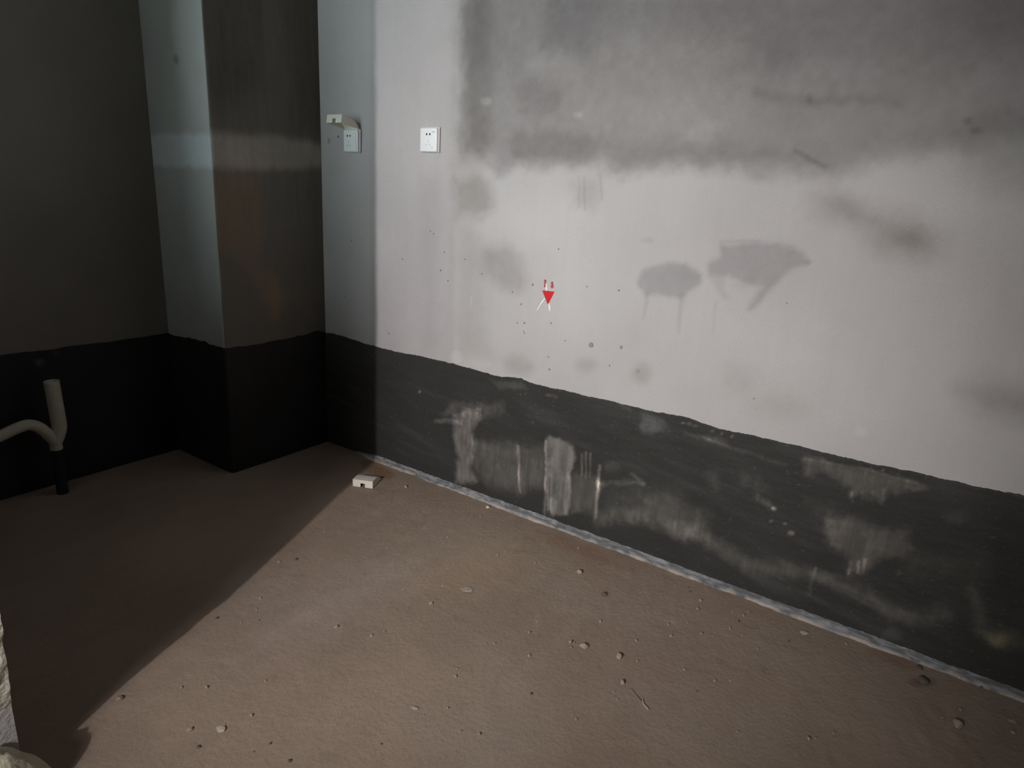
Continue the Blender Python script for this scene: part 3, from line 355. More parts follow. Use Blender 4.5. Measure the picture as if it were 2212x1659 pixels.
DOTS = [(-1.3922,0.7296,0.0175),(-1.5066,0.7415,0.0105),(-1.1352,0.9088,0.0070),(-1.2247,0.7810,0.0070),(-1.1094,0.7334,0.0044),(-1.1093,0.7631,0.0061),(-1.0900,0.8315,0.0053),(-1.2328,1.0452,0.0053),(-1.4770,0.9317,0.0070),(-1.3561,0.9293,0.0053),(-1.2311,0.6090,0.0070),(-1.2233,0.6550,0.0053),(-1.0477,0.8707,0.0053),(-1.1121,0.7250,0.0053),(-1.2876,0.7267,0.0053),(-0.7139,0.9852,0.0053),(-0.6972,0.9128,0.0070),(-0.6395,1.0597,0.0053),(-0.7368,0.8770,0.0053),(-0.6567,1.0521,0.0053),(-0.9026,0.9212,0.0053),(-1.4706,0.6694,0.0053),(-1.0783,0.7601,0.0044),(-1.9635,0.6604,0.0053),(-2.0109,0.9614,0.0044),(-0.8194,0.9687,0.0044),(-0.1124,1.4130,0.0053),(-0.1375,0.7356,0.0053),(-0.4127,0.6104,0.0070),(-0.4908,0.9359,0.0053),(-0.1872,0.9855,0.0053)]
PEEL = [(-0.6534, -1.9614), (-0.6669, -1.9699), (-0.6728, -1.9801), (-0.678, -1.9885)]

# ------------------------------------------------------------------ noise and painting
_rng = np.random.RandomState(7)
_T = _rng.rand(512, 512)
def vnoise(x, y, seed=0):
    x = np.asarray(x) + seed * 37.17; y = np.asarray(y) + seed * 91.73
    xi = np.floor(x).astype(int); yi = np.floor(y).astype(int)
    fx = x - xi; fy = y - yi
    fx = fx * fx * (3 - 2 * fx); fy = fy * fy * (3 - 2 * fy)
    g = lambda a, b: _T[a & 511, b & 511]
    return (g(xi, yi) * (1 - fx) + g(xi + 1, yi) * fx) * (1 - fy) + (g(xi, yi + 1) * (1 - fx) + g(xi + 1, yi + 1) * fx) * fy
def fbm(x, y, seed=0, n=4):
    a, t, s = 1.0, 0.0, 0.0
    for i in range(n):
        t = t + a * vnoise(x * 2 ** i, y * 2 ** i, seed + i * 3); s += a; a *= 0.5
    return t / s            # 0..1
def polydist(px, py, poly):
    P = np.array(poly); d = np.full(px.shape, 1e9); inside = np.zeros(px.shape, bool)
    for i in range(len(P)):
        ax, ay = P[i]; bx, by = P[(i + 1) % len(P)]
        ex, ey = bx - ax, by - ay
        t = np.clip(((px - ax) * ex + (py - ay) * ey) / (ex * ex + ey * ey + 1e-12), 0, 1)
        d = np.minimum(d, (px - ax - t * ex) ** 2 + (py - ay - t * ey) ** 2)
        c = ((ay > py) != (by > py))
        with np.errstate(divide='ignore', invalid='ignore'):
            xx = ex * (py - ay) / (ey if abs(ey) > 1e-12 else 1e-12) + ax
        inside ^= c & (px < xx)
    d = np.sqrt(d)
    return np.where(inside, -d, d)
def paint(a, b, base, stains, cloud=0.0, cloud_scale=3.0, streak=0.0, seed=0, rag=.6, mottle=0.0):
    """albedo at surface coordinates a, b: base colour, soft stains and painted shading, cloudy unevenness"""
    col = np.ones((len(a), 3)) * np.array(base)
    w1 = fbm(a * 18, b * 18, seed + 1) - .5; w2 = fbm(a * 18, b * 18, seed + 11) - .5
    w3 = fbm(a * 70, b * 70, seed + 21, 3) - .5; w4 = fbm(a * 70, b * 70, seed + 31, 3) - .5
    if mottle:
        mo = np.clip(.30 + 1.35 * fbm(a * 32, b * 15, seed + 40, 4), 0, 1.5) * np.clip(.62 + .76 * fbm(a * 120, b * 7, seed + 45, 3), 0, 1.4)
        mo = 1 + mottle * (mo - 1)
    for k, (poly, soft, warp, mul) in enumerate(stains):
        P = np.array(poly); m = soft + warp + .01
        sel = np.where((a > P[:, 0].min() - m) & (a < P[:, 0].max() + m) & (b > P[:, 1].min() - m) & (b < P[:, 1].max() + m))[0]
        if not len(sel): continue
        qa = a[sel] + warp * (2.4 * w1[sel] + rag * w3[sel]); qb = b[sel] + warp * (2.4 * w2[sel] + rag * w4[sel])
        d = polydist(qa, qb, poly)
        t = np.clip(.5 - d / (2 * soft), 0, 1); t = t * t * (3 - 2 * t)
        t = t * (0.86 + 0.28 * (fbm(a[sel] * 40, b[sel] * 40, seed + 50 + k, 3)))
        if mottle: t = t * mo[sel]
        col[sel] *= 1 + (np.array(mul) - 1) * t[:, None]
    if cloud:
        n = fbm(a * cloud_scale, b * cloud_scale, seed + 71, 5) - .5
        n2 = fbm(a * cloud_scale, b * cloud_scale, seed + 93, 5) - .5
        col *= (1 + cloud * 2 * n)[:, None]
        col[:, 0] *= 1 + cloud * .18 * n2; col[:, 2] *= 1 - cloud * .18 * n2
    if streak:
        n = fbm(a * 60, b * 3, seed + 81, 3) - .5
        col *= (1 + streak * 2 * n)[:, None]
    return np.clip(col, 0.001, 0.95)

# ------------------------------------------------------------------ materials
def mat(name, color=(.5, .5, .5), rough=.85, attr=False, grain=0.0, grain_scale=300.0, bump=0.0, bump_scale=60.0, spec=.3, fine=None):
    m = bpy.data.materials.new(name); m.use_nodes = True
    nt = m.node_tree; N = nt.nodes; L = nt.links
    b = N['Principled BSDF']
    b.inputs['Roughness'].default_value = rough
    b.inputs['Specular IOR Level'].default_value = spec
    tc = N.new('ShaderNodeTexCoord')
    if attr:
        src = N.new('ShaderNodeAttribute'); src.attribute_name = 'stain_shade'; out = src.outputs['Color']
    else:
        src = N.new('ShaderNodeRGB'); src.outputs[0].default_value = (*color, 1); out = src.outputs[0]
    n = N.new('ShaderNodeTexNoise'); n.inputs['Scale'].default_value = grain_scale; n.inputs['Detail'].default_value = 3
    L.new(tc.outputs['Object'], n.inputs['Vector'])
    mr = N.new('ShaderNodeMapRange')
    mr.inputs['From Min'].default_value = .3; mr.inputs['From Max'].default_value = .7
    mr.inputs['To Min'].default_value = 1 - grain; mr.inputs['To Max'].default_value = 1 + grain
    L.new(n.outputs['Fac'], mr.inputs['Value'])
    mx = N.new('ShaderNodeVectorMath'); mx.operation = 'SCALE'
    L.new(out, mx.inputs[0]); L.new(mr.outputs['Result'], mx.inputs['Scale'])
    L.new(mx.outputs['Vector'], b.inputs['Base Color'])
    if bump:
        n2 = N.new('ShaderNodeTexNoise'); n2.inputs['Scale'].default_value = bump_scale; n2.inputs['Detail'].default_value = 6
        n2.inputs['Roughness'].default_value = .6
        L.new(tc.outputs['Object'], n2.inputs['Vector'])
        bp = N.new('ShaderNodeBump'); bp.inputs['Strength'].default_value = 1.0; bp.inputs['Distance'].default_value = bump
        L.new(n2.outputs['Fac'], bp.inputs['Height']); L.new(bp.outputs['Normal'], b.inputs['Normal'])
    return m
M_PLASTER = mat('cement_plaster', attr=True, grain=.07, grain_scale=420, bump=.0009, bump_scale=80)
M_COAT = mat('waterproof_coating', attr=True, rough=.62, grain=.12, grain_scale=260, bump=.0012, bump_scale=90, spec=.25)
M_FLOOR = mat('cement_screed', attr=True, rough=.9, grain=.10, grain_scale=380, bump=.0022, bump_scale=70)
M_FILLET = mat('mortar_fillet', attr=True, rough=.9, grain=.10, grain_scale=300, bump=.002, bump_scale=140)
M_ROUGH = mat('rough_plaster', attr=True, rough=.9, grain=.12, grain_scale=160, bump=.004, bump_scale=90)
M_SLAB = mat('bare_concrete', (.20, .19, .18), grain=.12, grain_scale=40, bump=.002, bump_scale=30)
M_WHITE = mat('white_plastic', (.80, .80, .82), rough=.35, spec=.5, grain=.01)
M_BACK = mat('grey_white_plastic', (.62, .61, .60), rough=.45, spec=.5, grain=.02)
M_COVER = mat('ivory_plastic', (.80, .75, .67), rough=.4, spec=.5, grain=.03, grain_scale=120)
M_HOLE = mat('dark_hole', (.02, .02, .022), rough=.8)
M_MARK = mat('faint_print', (.45, .45, .47), rough=.5)
M_PIPE = mat('cream_pvc', (.52, .49, .40), rough=.45, spec=.5, grain=.05, grain_scale=60)
M_PIPE_COAT = mat('black_coated_pvc', (.02, .02, .021), rough=.6)
M_RED = mat('red_paint', (.60, .02, .022), rough=.6, grain=.18, grain_scale=260)
M_REDSOFT = mat('worn_red_crayon', (.42, .09, .095), rough=.8, grain=.35, grain_scale=500)
M_CHALK = mat('white_chalk', (.80, .79, .80), rough=.9, grain=.10, grain_scale=500)
M_DOT = mat('grey_speck', (.28, .265, .258), rough=.9, grain=.2)
M_CRUMB = mat('mortar_crumb', (.44, .37, .32), rough=.95, grain=.25, grain_scale=400, bump=.001, bump_scale=300)
M_CRUMBD = mat('brown_grit', (.13, .11, .09), rough=.95, grain=.25, grain_scale=400)
M_FLAKE = mat('pale_flake', (.42, .36, .315), rough=.95, grain=.15, grain_scale=400)
M_CREAM = mat('cream_chip', (.70, .56, .36), rough=.9, grain=.1)

# ------------------------------------------------------------------ mesh helpers
def link(name, me, m, parent=None, label=None, cat=None, group=None, kind=None, loc=None):
    o = bpy.data.objects.new(name, me); C.objects.link(o)
    if m is not None and me is not None and not me.materials: me.materials.append(m)
    if parent is not None: o.parent = parent
    if label: o['label'] = label
    if cat: o['category'] = cat
    if group: o['group'] = group
    if kind: o['kind'] = kind
    if loc is not None: o.location = loc
    return o
def empty(name, loc, label, cat, group=None, rz=0):
    o = link(name, None, None, label=label, cat=cat, group=group, loc=loc)
    o.rotation_euler = (0, 0, rz); o.empty_display_size = .05
    return o
def raw_mesh(name, verts, faces, cols=None, smooth=True):
    me = bpy.data.meshes.new(name)
    verts = np.asarray(verts, dtype=np.float32)
    me.vertices.add(len(verts)); me.vertices.foreach_set('co', verts.ravel())
    faces = [np.asarray(fc, dtype=np.int32) for fc in faces]      # list of (n,k) arrays
    loops = np.concatenate([fc.ravel() for fc in faces])
    starts = []; s = 0
    for fc in faces:
        k = fc.shape[1]; starts.append(s + np.arange(len(fc)) * k); s += len(fc) * k
    starts = np.concatenate(starts).astype(np.int32)
    me.loops.add(len(loops)); me.loops.foreach_set('vertex_index', loops)
    me.polygons.add(len(starts)); me.polygons.foreach_set('loop_start', starts)
    me.update(calc_edges=True); me.validate()
    me.polygons.foreach_set('use_smooth', [smooth] * len(me.polygons))
    if cols is not None:
        at = me.color_attributes.new('stain_shade', 'FLOAT_COLOR', 'POINT')
        c4 = np.ones((len(verts), 4), dtype=np.float32); c4[:, :3] = cols
        at.data.foreach_set('color', c4.ravel())
    return me
def grid_faces(nu, nv, flip=False, off=0):
    i, j = np.meshgrid(np.arange(nu - 1), np.arange(nv - 1), indexing='ij')
    a = (i * nv + j).ravel() + off
    q = np.stack([a, a + nv, a + nv + 1, a + 1], 1)
    return q[:, ::-1] if flip else q
BOXF = np.array([(0, 3, 2, 1), (4, 5, 6, 7), (0, 1, 5, 4), (1, 2, 6, 5), (2, 3, 7, 6), (3, 0, 4, 7)])
def box_verts(a, b):
    (x0, y0, z0), (x1, y1, z1) = a, b
    return np.array([(x0, y0, z0), (x1, y0, z0), (x1, y1, z0), (x0, y1, z0), (x0, y0, z1), (x1, y0, z1), (x1, y1, z1), (x0, y1, z1)])
def join(parts):
    """parts: list of (verts, facelist, cols)"""
    V, F, K = [], [], []; o = 0
    for v, fl, c in parts:
        V.append(v); K.append(np.broadcast_to(np.array(c), (len(v), 3)))
        F += [fc + o for fc in fl]; o += len(v)
    return np.concatenate(V), F, np.concatenate(K)
def axis(*segs):
    """breakpoints with spacing: axis((a,b,step),...)"""
    out = []
    for a, b, st in segs:
        n = max(1, int(round(abs(b - a) / st))); out += list(np.linspace(a, b, n, endpoint=False))
    out.append(segs[-1][1]); return np.array(out)
def bevel_box(name, size, bev, m, parent=None, loc=(0, 0, 0), seg=2):
    bm = bmesh.new(); bmesh.ops.create_cube(bm, size=1.0)
    for v in bm.verts: v.co = Vector((v.co.x * size[0], v.co.y * size[1], v.co.z * size[2]))
    bmesh.ops.bevel(bm, geom=list(bm.edges), offset=bev, segments=seg, affect='EDGES', profile=.5)
    for fc in bm.faces: fc.smooth = True
    me = bpy.data.meshes.new(name); bm.to_mesh(me); bm.free()
    return link(name, me, m, parent, loc=loc)
def tube(name, pts, rad, m, parent=None, n=20, thick=.0022, open_end=False, collars=()):
    """swept pipe through points (Catmull-Rom), given radius"""
    P = [Vector(q) for q in pts]; Q = []
    for i in range(len(P) - 1):
        p0, p1, p2, p3 = P[max(i - 1, 0)], P[i], P[i + 1], P[min(i + 2, len(P) - 1)]
        for k in range(6):
            t = k / 6
            Q.append(.5 * ((2 * p1) + (p2 - p0) * t + (2 * p0 - 5 * p1 + 4 * p2 - p3) * t * t + (3 * p1 - p0 - 3 * p2 + p3) * t ** 3))
    Q.append(P[-1])
    V, rings = [], []
    ref = Vector((0, 1, 0.0))
    def ring(c, tan, rr):
        e1 = (ref - tan * ref.dot(tan)).normalized(); e2 = tan.cross(e1)
        rings.append(len(V) // n)
        for k in range(n):
            a = 2 * math.pi * k / n; V.append(tuple(c + e1 * rr * math.cos(a) + e2 * rr * math.sin(a)))
    tans = [(Q[min(i + 1, len(Q) - 1)] - Q[max(i - 1, 0)]).normalized() for i in range(len(Q))]
    for i, q in enumerate(Q):
        rr = rad
        for (ca, cb, cr) in collars:
            if ca <= i / (len(Q) - 1) <= cb: rr = cr
        ring(q, tans[i], rr)
    for i in (len(Q) - 1, len(Q) - 1): ring(Q[-1], tans[-1], rad - thick)
    ring(Q[-1] - tans[-1] * .08, tans[-1], rad - thick)
    R = len(rings); F = []
    for i in range(R - 1):
        for k in range(n):
            F.append((i * n + k, i * n + (k + 1) % n, (i + 1) * n + (k + 1) % n, (i + 1) * n + k))
    me = bpy.data.meshes.new(name); me.from_pydata(V, [], F + [tuple((R - 1) * n + k for k in range(n)), tuple(reversed(range(n)))]); me.update()
    for pl in me.polygons: pl.use_smooth = True
    return link(name, me, m, parent)

X_PART0, X_PART1 = -1.87, -1.67        # partition with the opening
JAMB_Y = -1.052
ROOM_H = 2.8
PL = (.47, .447, .445)                  # cement plaster
PL_DARK = (.20, .182, .165)             # darker brownish tone of the back wall
COAT = (.033, .032, .030)
FLR = (.325, .243, .188)

# ------------------------------------------------------------------ floor
fx = axis((-5.0, -2.2, .2), (-2.2, -.0, .0075), (0.0, .15, .15))
fy = axis((-5.0, -3.2, .2), (-3.2, .42, .0075), (.42, .6, .18))
gx, gy = np.meshgrid(fx, fy, indexing='ij'); gx = gx.ravel(); gy = gy.ravel()
fz = (fbm(gx * 2.5, gy * 2.5, 5) - .5) * .006 + (fbm(gx * 26, gy * 26, 8, 3) - .5) * .0022
pits = fbm(gx * 60, gy * 60, 14, 2); fz -= np.clip(pits - .80, 0, 1) * .012
# trowel ridges
fz += np.clip(fbm(gx * 7 + gy * 2, gy * 30 - gx * 9, 17, 3) - .68, 0, 1) * .010
fz -= fz.max() * 0
cols = paint(gx, gy, FLR, FLOOR_STAINS, cloud=.16, cloud_scale=2.6, seed=3)
cols *= (1 + .16 * (fbm(gx * 5, gy * 22, 23, 4) - .5))[:, None]
dust = np.clip(fbm(gx * 3, gy * 3, 29, 4) - .52, 0, 1)[:, None] * 1.2
cols = cols * (1 - dust) + np.array((.33, .285, .245)) * dust
v, fl_, k_ = join([(np.stack([gx, gy, fz], 1), [grid_faces(len(fx), len(fy))], cols),
                   (box_verts((-5, -5, -.2), (.15, .6, -.02)), [BOXF], FLR)])
floor = link('floor', raw_mesh('floor', v, fl_, k_), M_FLOOR, kind='structure', label='brown cement screed floor with crumbs and trowel marks')

# ------------------------------------------------------------------ right wall
wy = axis((-3.6, -2.75, .05), (-2.75, 0.0, .0045), (0.0, .6, .1))
wz = axis((0.0, .5, .05), (.5, 2.05, .0045), (2.05, ROOM_H, .05))
gy, gz = np.meshgrid(wy, wz, indexing='ij'); gy = gy.ravel(); gz = gz.ravel()
gxw = (fbm(gy * 3, gz * 3, 41) - .5) * .004 + (fbm(gy * 30, gz * 30, 44, 3) - .5) * .0006
cols = paint(gy, gz, PL, RIGHT_WALL_STAINS_AND_FALLOFF, cloud=.10, cloud_scale=3.2, streak=.018, seed=5)
v, fl_, k_ = join([(np.stack([gxw, gy, gz], 1), [grid_faces(len(wy), len(wz), True)], cols),
                   (box_verts((.01, -3.6, 0), (.15, .6, ROOM_H)), [BOXF], PL)])
wall_right = link('wall_right', raw_mesh('wall_right', v, fl_, k_), M_PLASTER, kind='structure', label='stained grey cement plaster wall lit by the torch')

def top_at(tab, t):
    T = sorted(tab); return np.interp(t, [q[0] for q in T], [q[1] for q in T])
cy_ = axis((-3.6, -2.75, .05), (-2.75, -.002, .004))
cv = np.linspace(0, 1, 150)
gy, gv = np.meshgrid(cy_, cv, indexing='ij')
tops = top_at(BAND_TOP_RIGHT, cy_) + (fbm(cy_ * 30, cy_ * 0, 3, 3) - .5) * .006 + (fbm(cy_ * 160, cy_ * 0 + 5, 4, 2) - .5) * .003
gz = gv * tops[:, None]
gy = gy.ravel(); gz = gz.ravel()
cols = paint(gy, gz, COAT, RIGHT_BAND_STAINS, cloud=.14, cloud_scale=6, streak=.0, seed=9, rag=2.0, mottle=1.0)
n = np.clip(fbm(gy * 5 + gz * 2, gz * 42 - gy * 6, 61, 4) - .5, 0, 1)
haze = np.clip(fbm(gy * 2.2, gz * 3.5, 64, 4) - .42, 0, 1)
cols += ((n * .22 + .004) * haze * 3.0)[:, None] * np.array((.95, .92, .92)) * .30
sp = np.clip(fbm(gy * 150, gz * 150, 66, 1) - .90, 0, 1) * 9
cols += sp[:, None] * .05
gxw = -.0035 + (fbm(gy * 12, gz * 40, 47, 3) - .5) * .002
gxw += (fbm(gy * 3, gz * 3, 41) - .5) * .003
last = np.isclose(np.tile(cv, len(cy_)), 1.0); gxw[last] = .004
coat = link('waterproof_coating', raw_mesh('waterproof_coating', np.stack([gxw, gy, gz], 1), [grid_faces(len(cy_), len(cv), True)], np.clip(cols, .01, .9)), M_COAT, wall_right,
            label='black waterproof coating with whitish runs and scrapes')

# crusty mortar strip where wall meets floor
fy_ = axis((-3.6, -2.75, .05), (-2.75, -.20, .004))
prof = np.linspace(0, 1, 9)
gy, gt = np.meshgrid(fy_, prof, indexing='ij'); 
grow = np.clip((-.20 - fy_) / .15, 0, 1)
wid = (.023 + .018 * (fbm(fy_ * 9, fy_ * 0, 31, 3) - .5) + .006 * (fbm(fy_ * 60, fy_ * 0, 33, 2) - .5)) * grow + .001
hgt = (.017 + .008 * (fbm(fy_ * 8, fy_ * 0 + 9, 35, 3) - .5)) * grow + .001
gx = -(gt ** 1.15) * wid[:, None] - .003
gz = ((1 - gt) ** 1.3) * hgt[:, None] + .0045
gz[:, -1] = -.006
gx = gx.ravel(); gy = gy.ravel(); gz = gz.ravel(); tt = gt.ravel()
gz = gz + (fbm(gy * 90, tt * 5, 37, 3) - .5) * .005 * (tt < .99)
cr = .55 * fbm(gy * 14, tt * 9, 38, 4) + .45 * fbm(gy * 45, tt * 4, 34, 3)
edge = np.clip((tt - .55) / .3, 0, 1)
base = np.stack([.13 + 0 * tt, .13 + 0 * tt, .135 + 0 * tt], 1)
whit = np.clip((cr - .42) * 4.2, 0, 1)[:, None]
cols = base * (1 - whit) + np.array((.31, .31, .33)) * whit
e2 = (edge * np.clip((fbm(gy * 22, tt, 39, 3) - .36) * 3.4, 0, 1))[:, None]
cols = cols * (1 - e2) + np.array((.44, .39, .35)) * e2
fillet = link('mortar_fillet', raw_mesh('mortar_fillet', np.stack([gx, gy, gz], 1), [grid_faces(len(fy_), len(prof), True)], cols), M_FILLET, wall_right,
              label='crusty pale mortar strip along the foot of the wall')

# painted survey mark, as thin layers of paint on the plaster
def decal(name, poly, m, lift, label=None, rag=0.0):
    off = -.0035 - lift
    rr = random.Random(name + str(lift)); P = []
    for i in range(len(poly)):
        a, b = poly[i], poly[(i + 1) % len(poly)]
        for k in range(4):
            t = k / 4; j = 0 if k == 0 else rag
            P.append((a[0] + (b[0] - a[0]) * t + rr.uniform(-j, j), a[1] + (b[1] - a[1]) * t + rr.uniform(-j, j)))
    n = len(P)
    V = [(off, q[0], q[1]) for q in P] + [(.002, q[0], q[1]) for q in P]
    F = [tuple(range(n))] + [(i, (i + 1) % n, n + (i + 1) % n, n + i) for i in range(n)]
    me = bpy.data.meshes.new(name); me.from_pydata(V, [], F); me.update()
    return link(name, me, m, wall_right, label=label)
decal('chalk_stroke', MARK['chalk_a'], M_CHALK, .0000, rag=.0005)
decal('chalk_stroke', MARK['chalk_b'], M_CHALK, .0000, rag=.0005)
decal('chalk_stroke', MARK['chalk_c'], M_CHALK, .0000, rag=.0005)
decal('red_stroke', MARK['stroke_a'], M_REDSOFT, .0002, rag=.0007)
decal('red_stroke', MARK['stroke_b'], M_REDSOFT, .0002, rag=.0007)
decal('red_triangle', MARK['triangle'], M_RED, .0004, label='small red painted triangle pointing down', rag=.0002)
for i, (yy, zz, dd) in enumerate(DOTS):
    rr = random.Random(i); nn = 9
    decal('speck', [(yy + dd * .5 * math.cos(a) * rr.uniform(.7, 1.1), zz + dd * .62 * math.sin(a) * rr.uniform(.7, 1.1)) for a in [2 * math.pi * k / nn for k in range(nn)]], M_DOT, .0)

# ------------------------------------------------------------------ column in the corner
RC = .012
path = [(-COLUMN_W, yy) for yy in np.linspace(COLUMN_D, RC, 70)]
path += [(-COLUMN_W + RC - RC * math.cos(a), RC - RC * math.sin(a)) for a in np.linspace(0, math.pi / 2, 8)[1:-1]]
path += [(xx, 0.0) for xx in np.linspace(-COLUMN_W + RC, 0, 90)]
path = np.array(path)
cz = axis((0, .5, .05), (.5, 2.0, .008), (2.0, ROOM_H, .05))
def column_cols(px, py, z, base, base_side, st_front, st_side):
    side = px < -COLUMN_W + .004
    c = np.zeros((len(px), 3))
    c[side] = paint(py[side], z[side], base_side, st_side, cloud=.14, cloud_scale=4, seed=13)
    c[~side] = paint(px[~side], z[~side], base, st_front, cloud=.14, cloud_scale=4, seed=15)
    return c
gi, gz = np.meshgrid(np.arange(len(path)), cz, indexing='ij'); gi = gi.ravel(); gz = gz.ravel()
px, py = path[gi, 0], path[gi, 1]
cols = column_cols(px, py, gz, (.165, .15, .13), (.40, .41, .40), COLUMN_STAINS, COLUMN_SIDE_STAINS)  # side face coloured paler than the front, as lit and shaded faces
wob = (fbm(gi * .12, gz * 4, 52, 3) - .5) * .004
wob[(gi == 0) | (gi == len(path) - 1)] = 0
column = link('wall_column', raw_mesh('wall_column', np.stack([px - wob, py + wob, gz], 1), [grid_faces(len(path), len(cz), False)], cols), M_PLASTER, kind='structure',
              label='brownish plastered column filling the corner')
cpath = path.copy(); cpath[:, 0] -= .003; cpath[:, 1] -= .003
topz = np.where(path[:, 0] < -COLUMN_W + .004, top_at(BAND_TOP_SIDE, path[:, 1]), top_at(BAND_TOP_COLUMN, path[:, 0]))
topz = topz + (fbm(np.arange(len(path)) * .2, np.arange(len(path)) * 0., 56, 3) - .5) * .008
cv = np.linspace(0, 1, 50)
gi, gv = np.meshgrid(np.arange(len(path)), cv, indexing='ij'); gz = (gv * topz[:, None]).ravel(); gi = gi.ravel()
px, py = cpath[gi, 0], cpath[gi, 1]
cols = np.ones((len(px), 3)) * np.array((.022, .021, .021)) * (0.8 + .4 * fbm(gi * .08, gz * 9, 58))[:, None]  # coating colour lowered here, painting in the shade round the column
link('waterproof_coating', raw_mesh('waterproof_coating', np.stack([px, py, gz], 1), [grid_faces(len(path), len(cv), False)], cols), M_COAT, column,
     label='black waterproof coating around the column foot')

# ------------------------------------------------------------------ back wall
bx_ = axis((X_PART0, -COLUMN_W, .012))
bz_ = axis((0, ROOM_H, .012 * 2))
gx, gz = np.meshgrid(bx_, bz_, indexing='ij'); gx = gx.ravel(); gz = gz.ravel()
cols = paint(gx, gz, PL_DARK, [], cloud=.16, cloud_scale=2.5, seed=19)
v, fl_, k_ = join([(np.stack([gx, COLUMN_D + (fbm(gx * 3, gz * 3, 71) - .5) * .004, gz], 1), [grid_faces(len(bx_), len(bz_), True)], cols),
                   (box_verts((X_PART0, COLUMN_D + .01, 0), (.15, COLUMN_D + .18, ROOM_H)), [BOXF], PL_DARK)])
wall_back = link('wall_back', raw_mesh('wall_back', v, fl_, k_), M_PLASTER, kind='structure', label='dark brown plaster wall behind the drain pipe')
bx_ = axis((X_PART1, -COLUMN_W, .01)); cv = np.linspace(0, 1, 60)
topz = top_at(BAND_TOP_BACK, bx_) + (fbm(bx_ * 20, bx_ * 0, 73, 3) - .5) * .008
gx, gv = np.meshgrid(bx_, cv, indexing='ij'); gz = (gv * topz[:, None]).ravel(); gx = gx.ravel()
cols = np.ones((len(gx), 3)) * np.array((.020, .019, .021)) * (.8 + .4 * fbm(gx * 8, gz * 14, 75))[:, None]  # darker copy of the coating colour, with the shade put in
for (sx, sz, sr, am) in ((-1.025, .505, .022, .07), (-1.20, .50, .028, .035), (-.965, .535, .012, .03)):  # faint bluish gleams painted into the coating colour
    d = np.hypot(gx - sx, (gz - sz) * 1.2) / sr
    cols += (np.clip(1 - d, 0, 1) * am * fbm(gx * 60, gz * 60, 77, 3) * 2)[:, None] * np.array((.9, .95, 1.1))
link('waterproof_coating', raw_mesh('waterproof_coating', np.stack([gx, gx * 0 + COLUMN_D - .004, gz], 1), [grid_faces(len(bx_), len(cv), True)], cols), M_COAT, wall_back,
     label='black waterproof coating along the back wall')

# ------------------------------------------------------------------ partition with the rough opening the torch shines through
WIN = (-.50, -.03, 1.15, 2.45)          # unseen unglazed window, set and sized for the left-hand light: y0, y1, z0, z1
parts = []
def pbox(y0, y1, z0, z1): parts.append((box_verts((X_PART0, y0, z0), (X_PART1, y1, z1)), [BOXF], PL))
pbox(JAMB_Y + .03, WIN[0], 0, ROOM_H); pbox(WIN[1], COLUMN_D, 0, ROOM_H)
pbox(WIN[0], WIN[1], 0, WIN[2]); pbox(WIN[0], WIN[1], WIN[3], ROOM_H)
pbox(-3.3, JAMB_Y + .03, 2.3, ROOM_H); pbox(-3.6, -3.3, 0, ROOM_H)
# hacked jamb end: a U-shaped strip wrapped round the wall end, ragged edge, leaning in towards the foot
jp = [(X_PART0, q) for q in np.linspace(.06, 0, 8)] + [(X_PART0 + q, 0) for q in np.linspace(.006, .194, 26)] + [(X_PART1, q) for q in np.linspace(0, .06, 8)]
jp = np.array(jp); jz = axis((0, .7, .008), (.7, 2.3, .03))
gi, gz = np.meshgrid(np.arange(len(jp)), jz, indexing='ij'); gi = gi.ravel(); gz = gz.ravel()
jy = np.interp(gz, [0, .09, .2, .4, 2.4], [-.985, -1.000, -1.022, JAMB_Y, JAMB_Y])
rag = (fbm(gi * .35, gz * 22, 83, 4) - .5)
vx = jp[gi, 0] + rag * np.where(gz < .45, .010, .003) * (jp[gi, 1] < .05); vy = jy + jp[gi, 1] + (fbm(gi * .3, gz * 26, 87, 4) - .5) * np.where(gz < .45, .014, .004)
tan = np.array((.60, .56, .47))
cols = np.ones((len(gi), 3)) * tan * (.75 + .5 * fbm(gi * .3, gz * 18, 89))[:, None]
dk = np.clip(1 - np.abs(gz - .15) / .05, 0, 1) ** .5
cols *= (1 - .78 * np.clip(dk * 1.4 * fbm(gi * .2, gz * 30, 91, 3) * 1.6, 0, 1))[:, None]
parts.append((np.stack([vx, vy, gz], 1), [grid_faces(len(jp), len(jz), False)], cols))
v, fl_, k_ = join(parts)
wall_left = link('wall_left', raw_mesh('wall_left', v, fl_, k_, smooth=False), M_ROUGH, kind='structure', label='rough hacked plaster jamb of the opening')
# mortar heap at its foot
hx = np.linspace(-1, 1, 40); gx, gy = np.meshgrid(hx, hx, indexing='ij'); gx = gx.ravel(); gy = gy.ravel()
rr = np.hypot(gx, gy); ang = np.arctan2(gy, gx)
lim = .80 + .35 * (fbm(np.cos(ang) * 2.2 + 4, np.sin(ang) * 2.2 + 4, 95, 3) - .5)
hh = np.clip(1 - (rr / lim) ** 2, -.2, 1) * .135 * (.75 + .5 * fbm(gx * 3, gy * 3, 97, 4))
cols = np.ones((len(gx), 3)) * np.array((.55, .50, .39)) * (.8 + .4 * fbm(gx * 9, gy * 9, 99))[:, None]
link('mortar_heap', raw_mesh('mortar_heap', np.stack([X_PART1 - .055 + gx * .115, -1.065 + gy * .105, hh - .004], 1), [grid_faces(40, 40)], cols, smooth=True), M_ROUGH, wall_left,
     label='pale lump of mortar at the foot of the jamb')

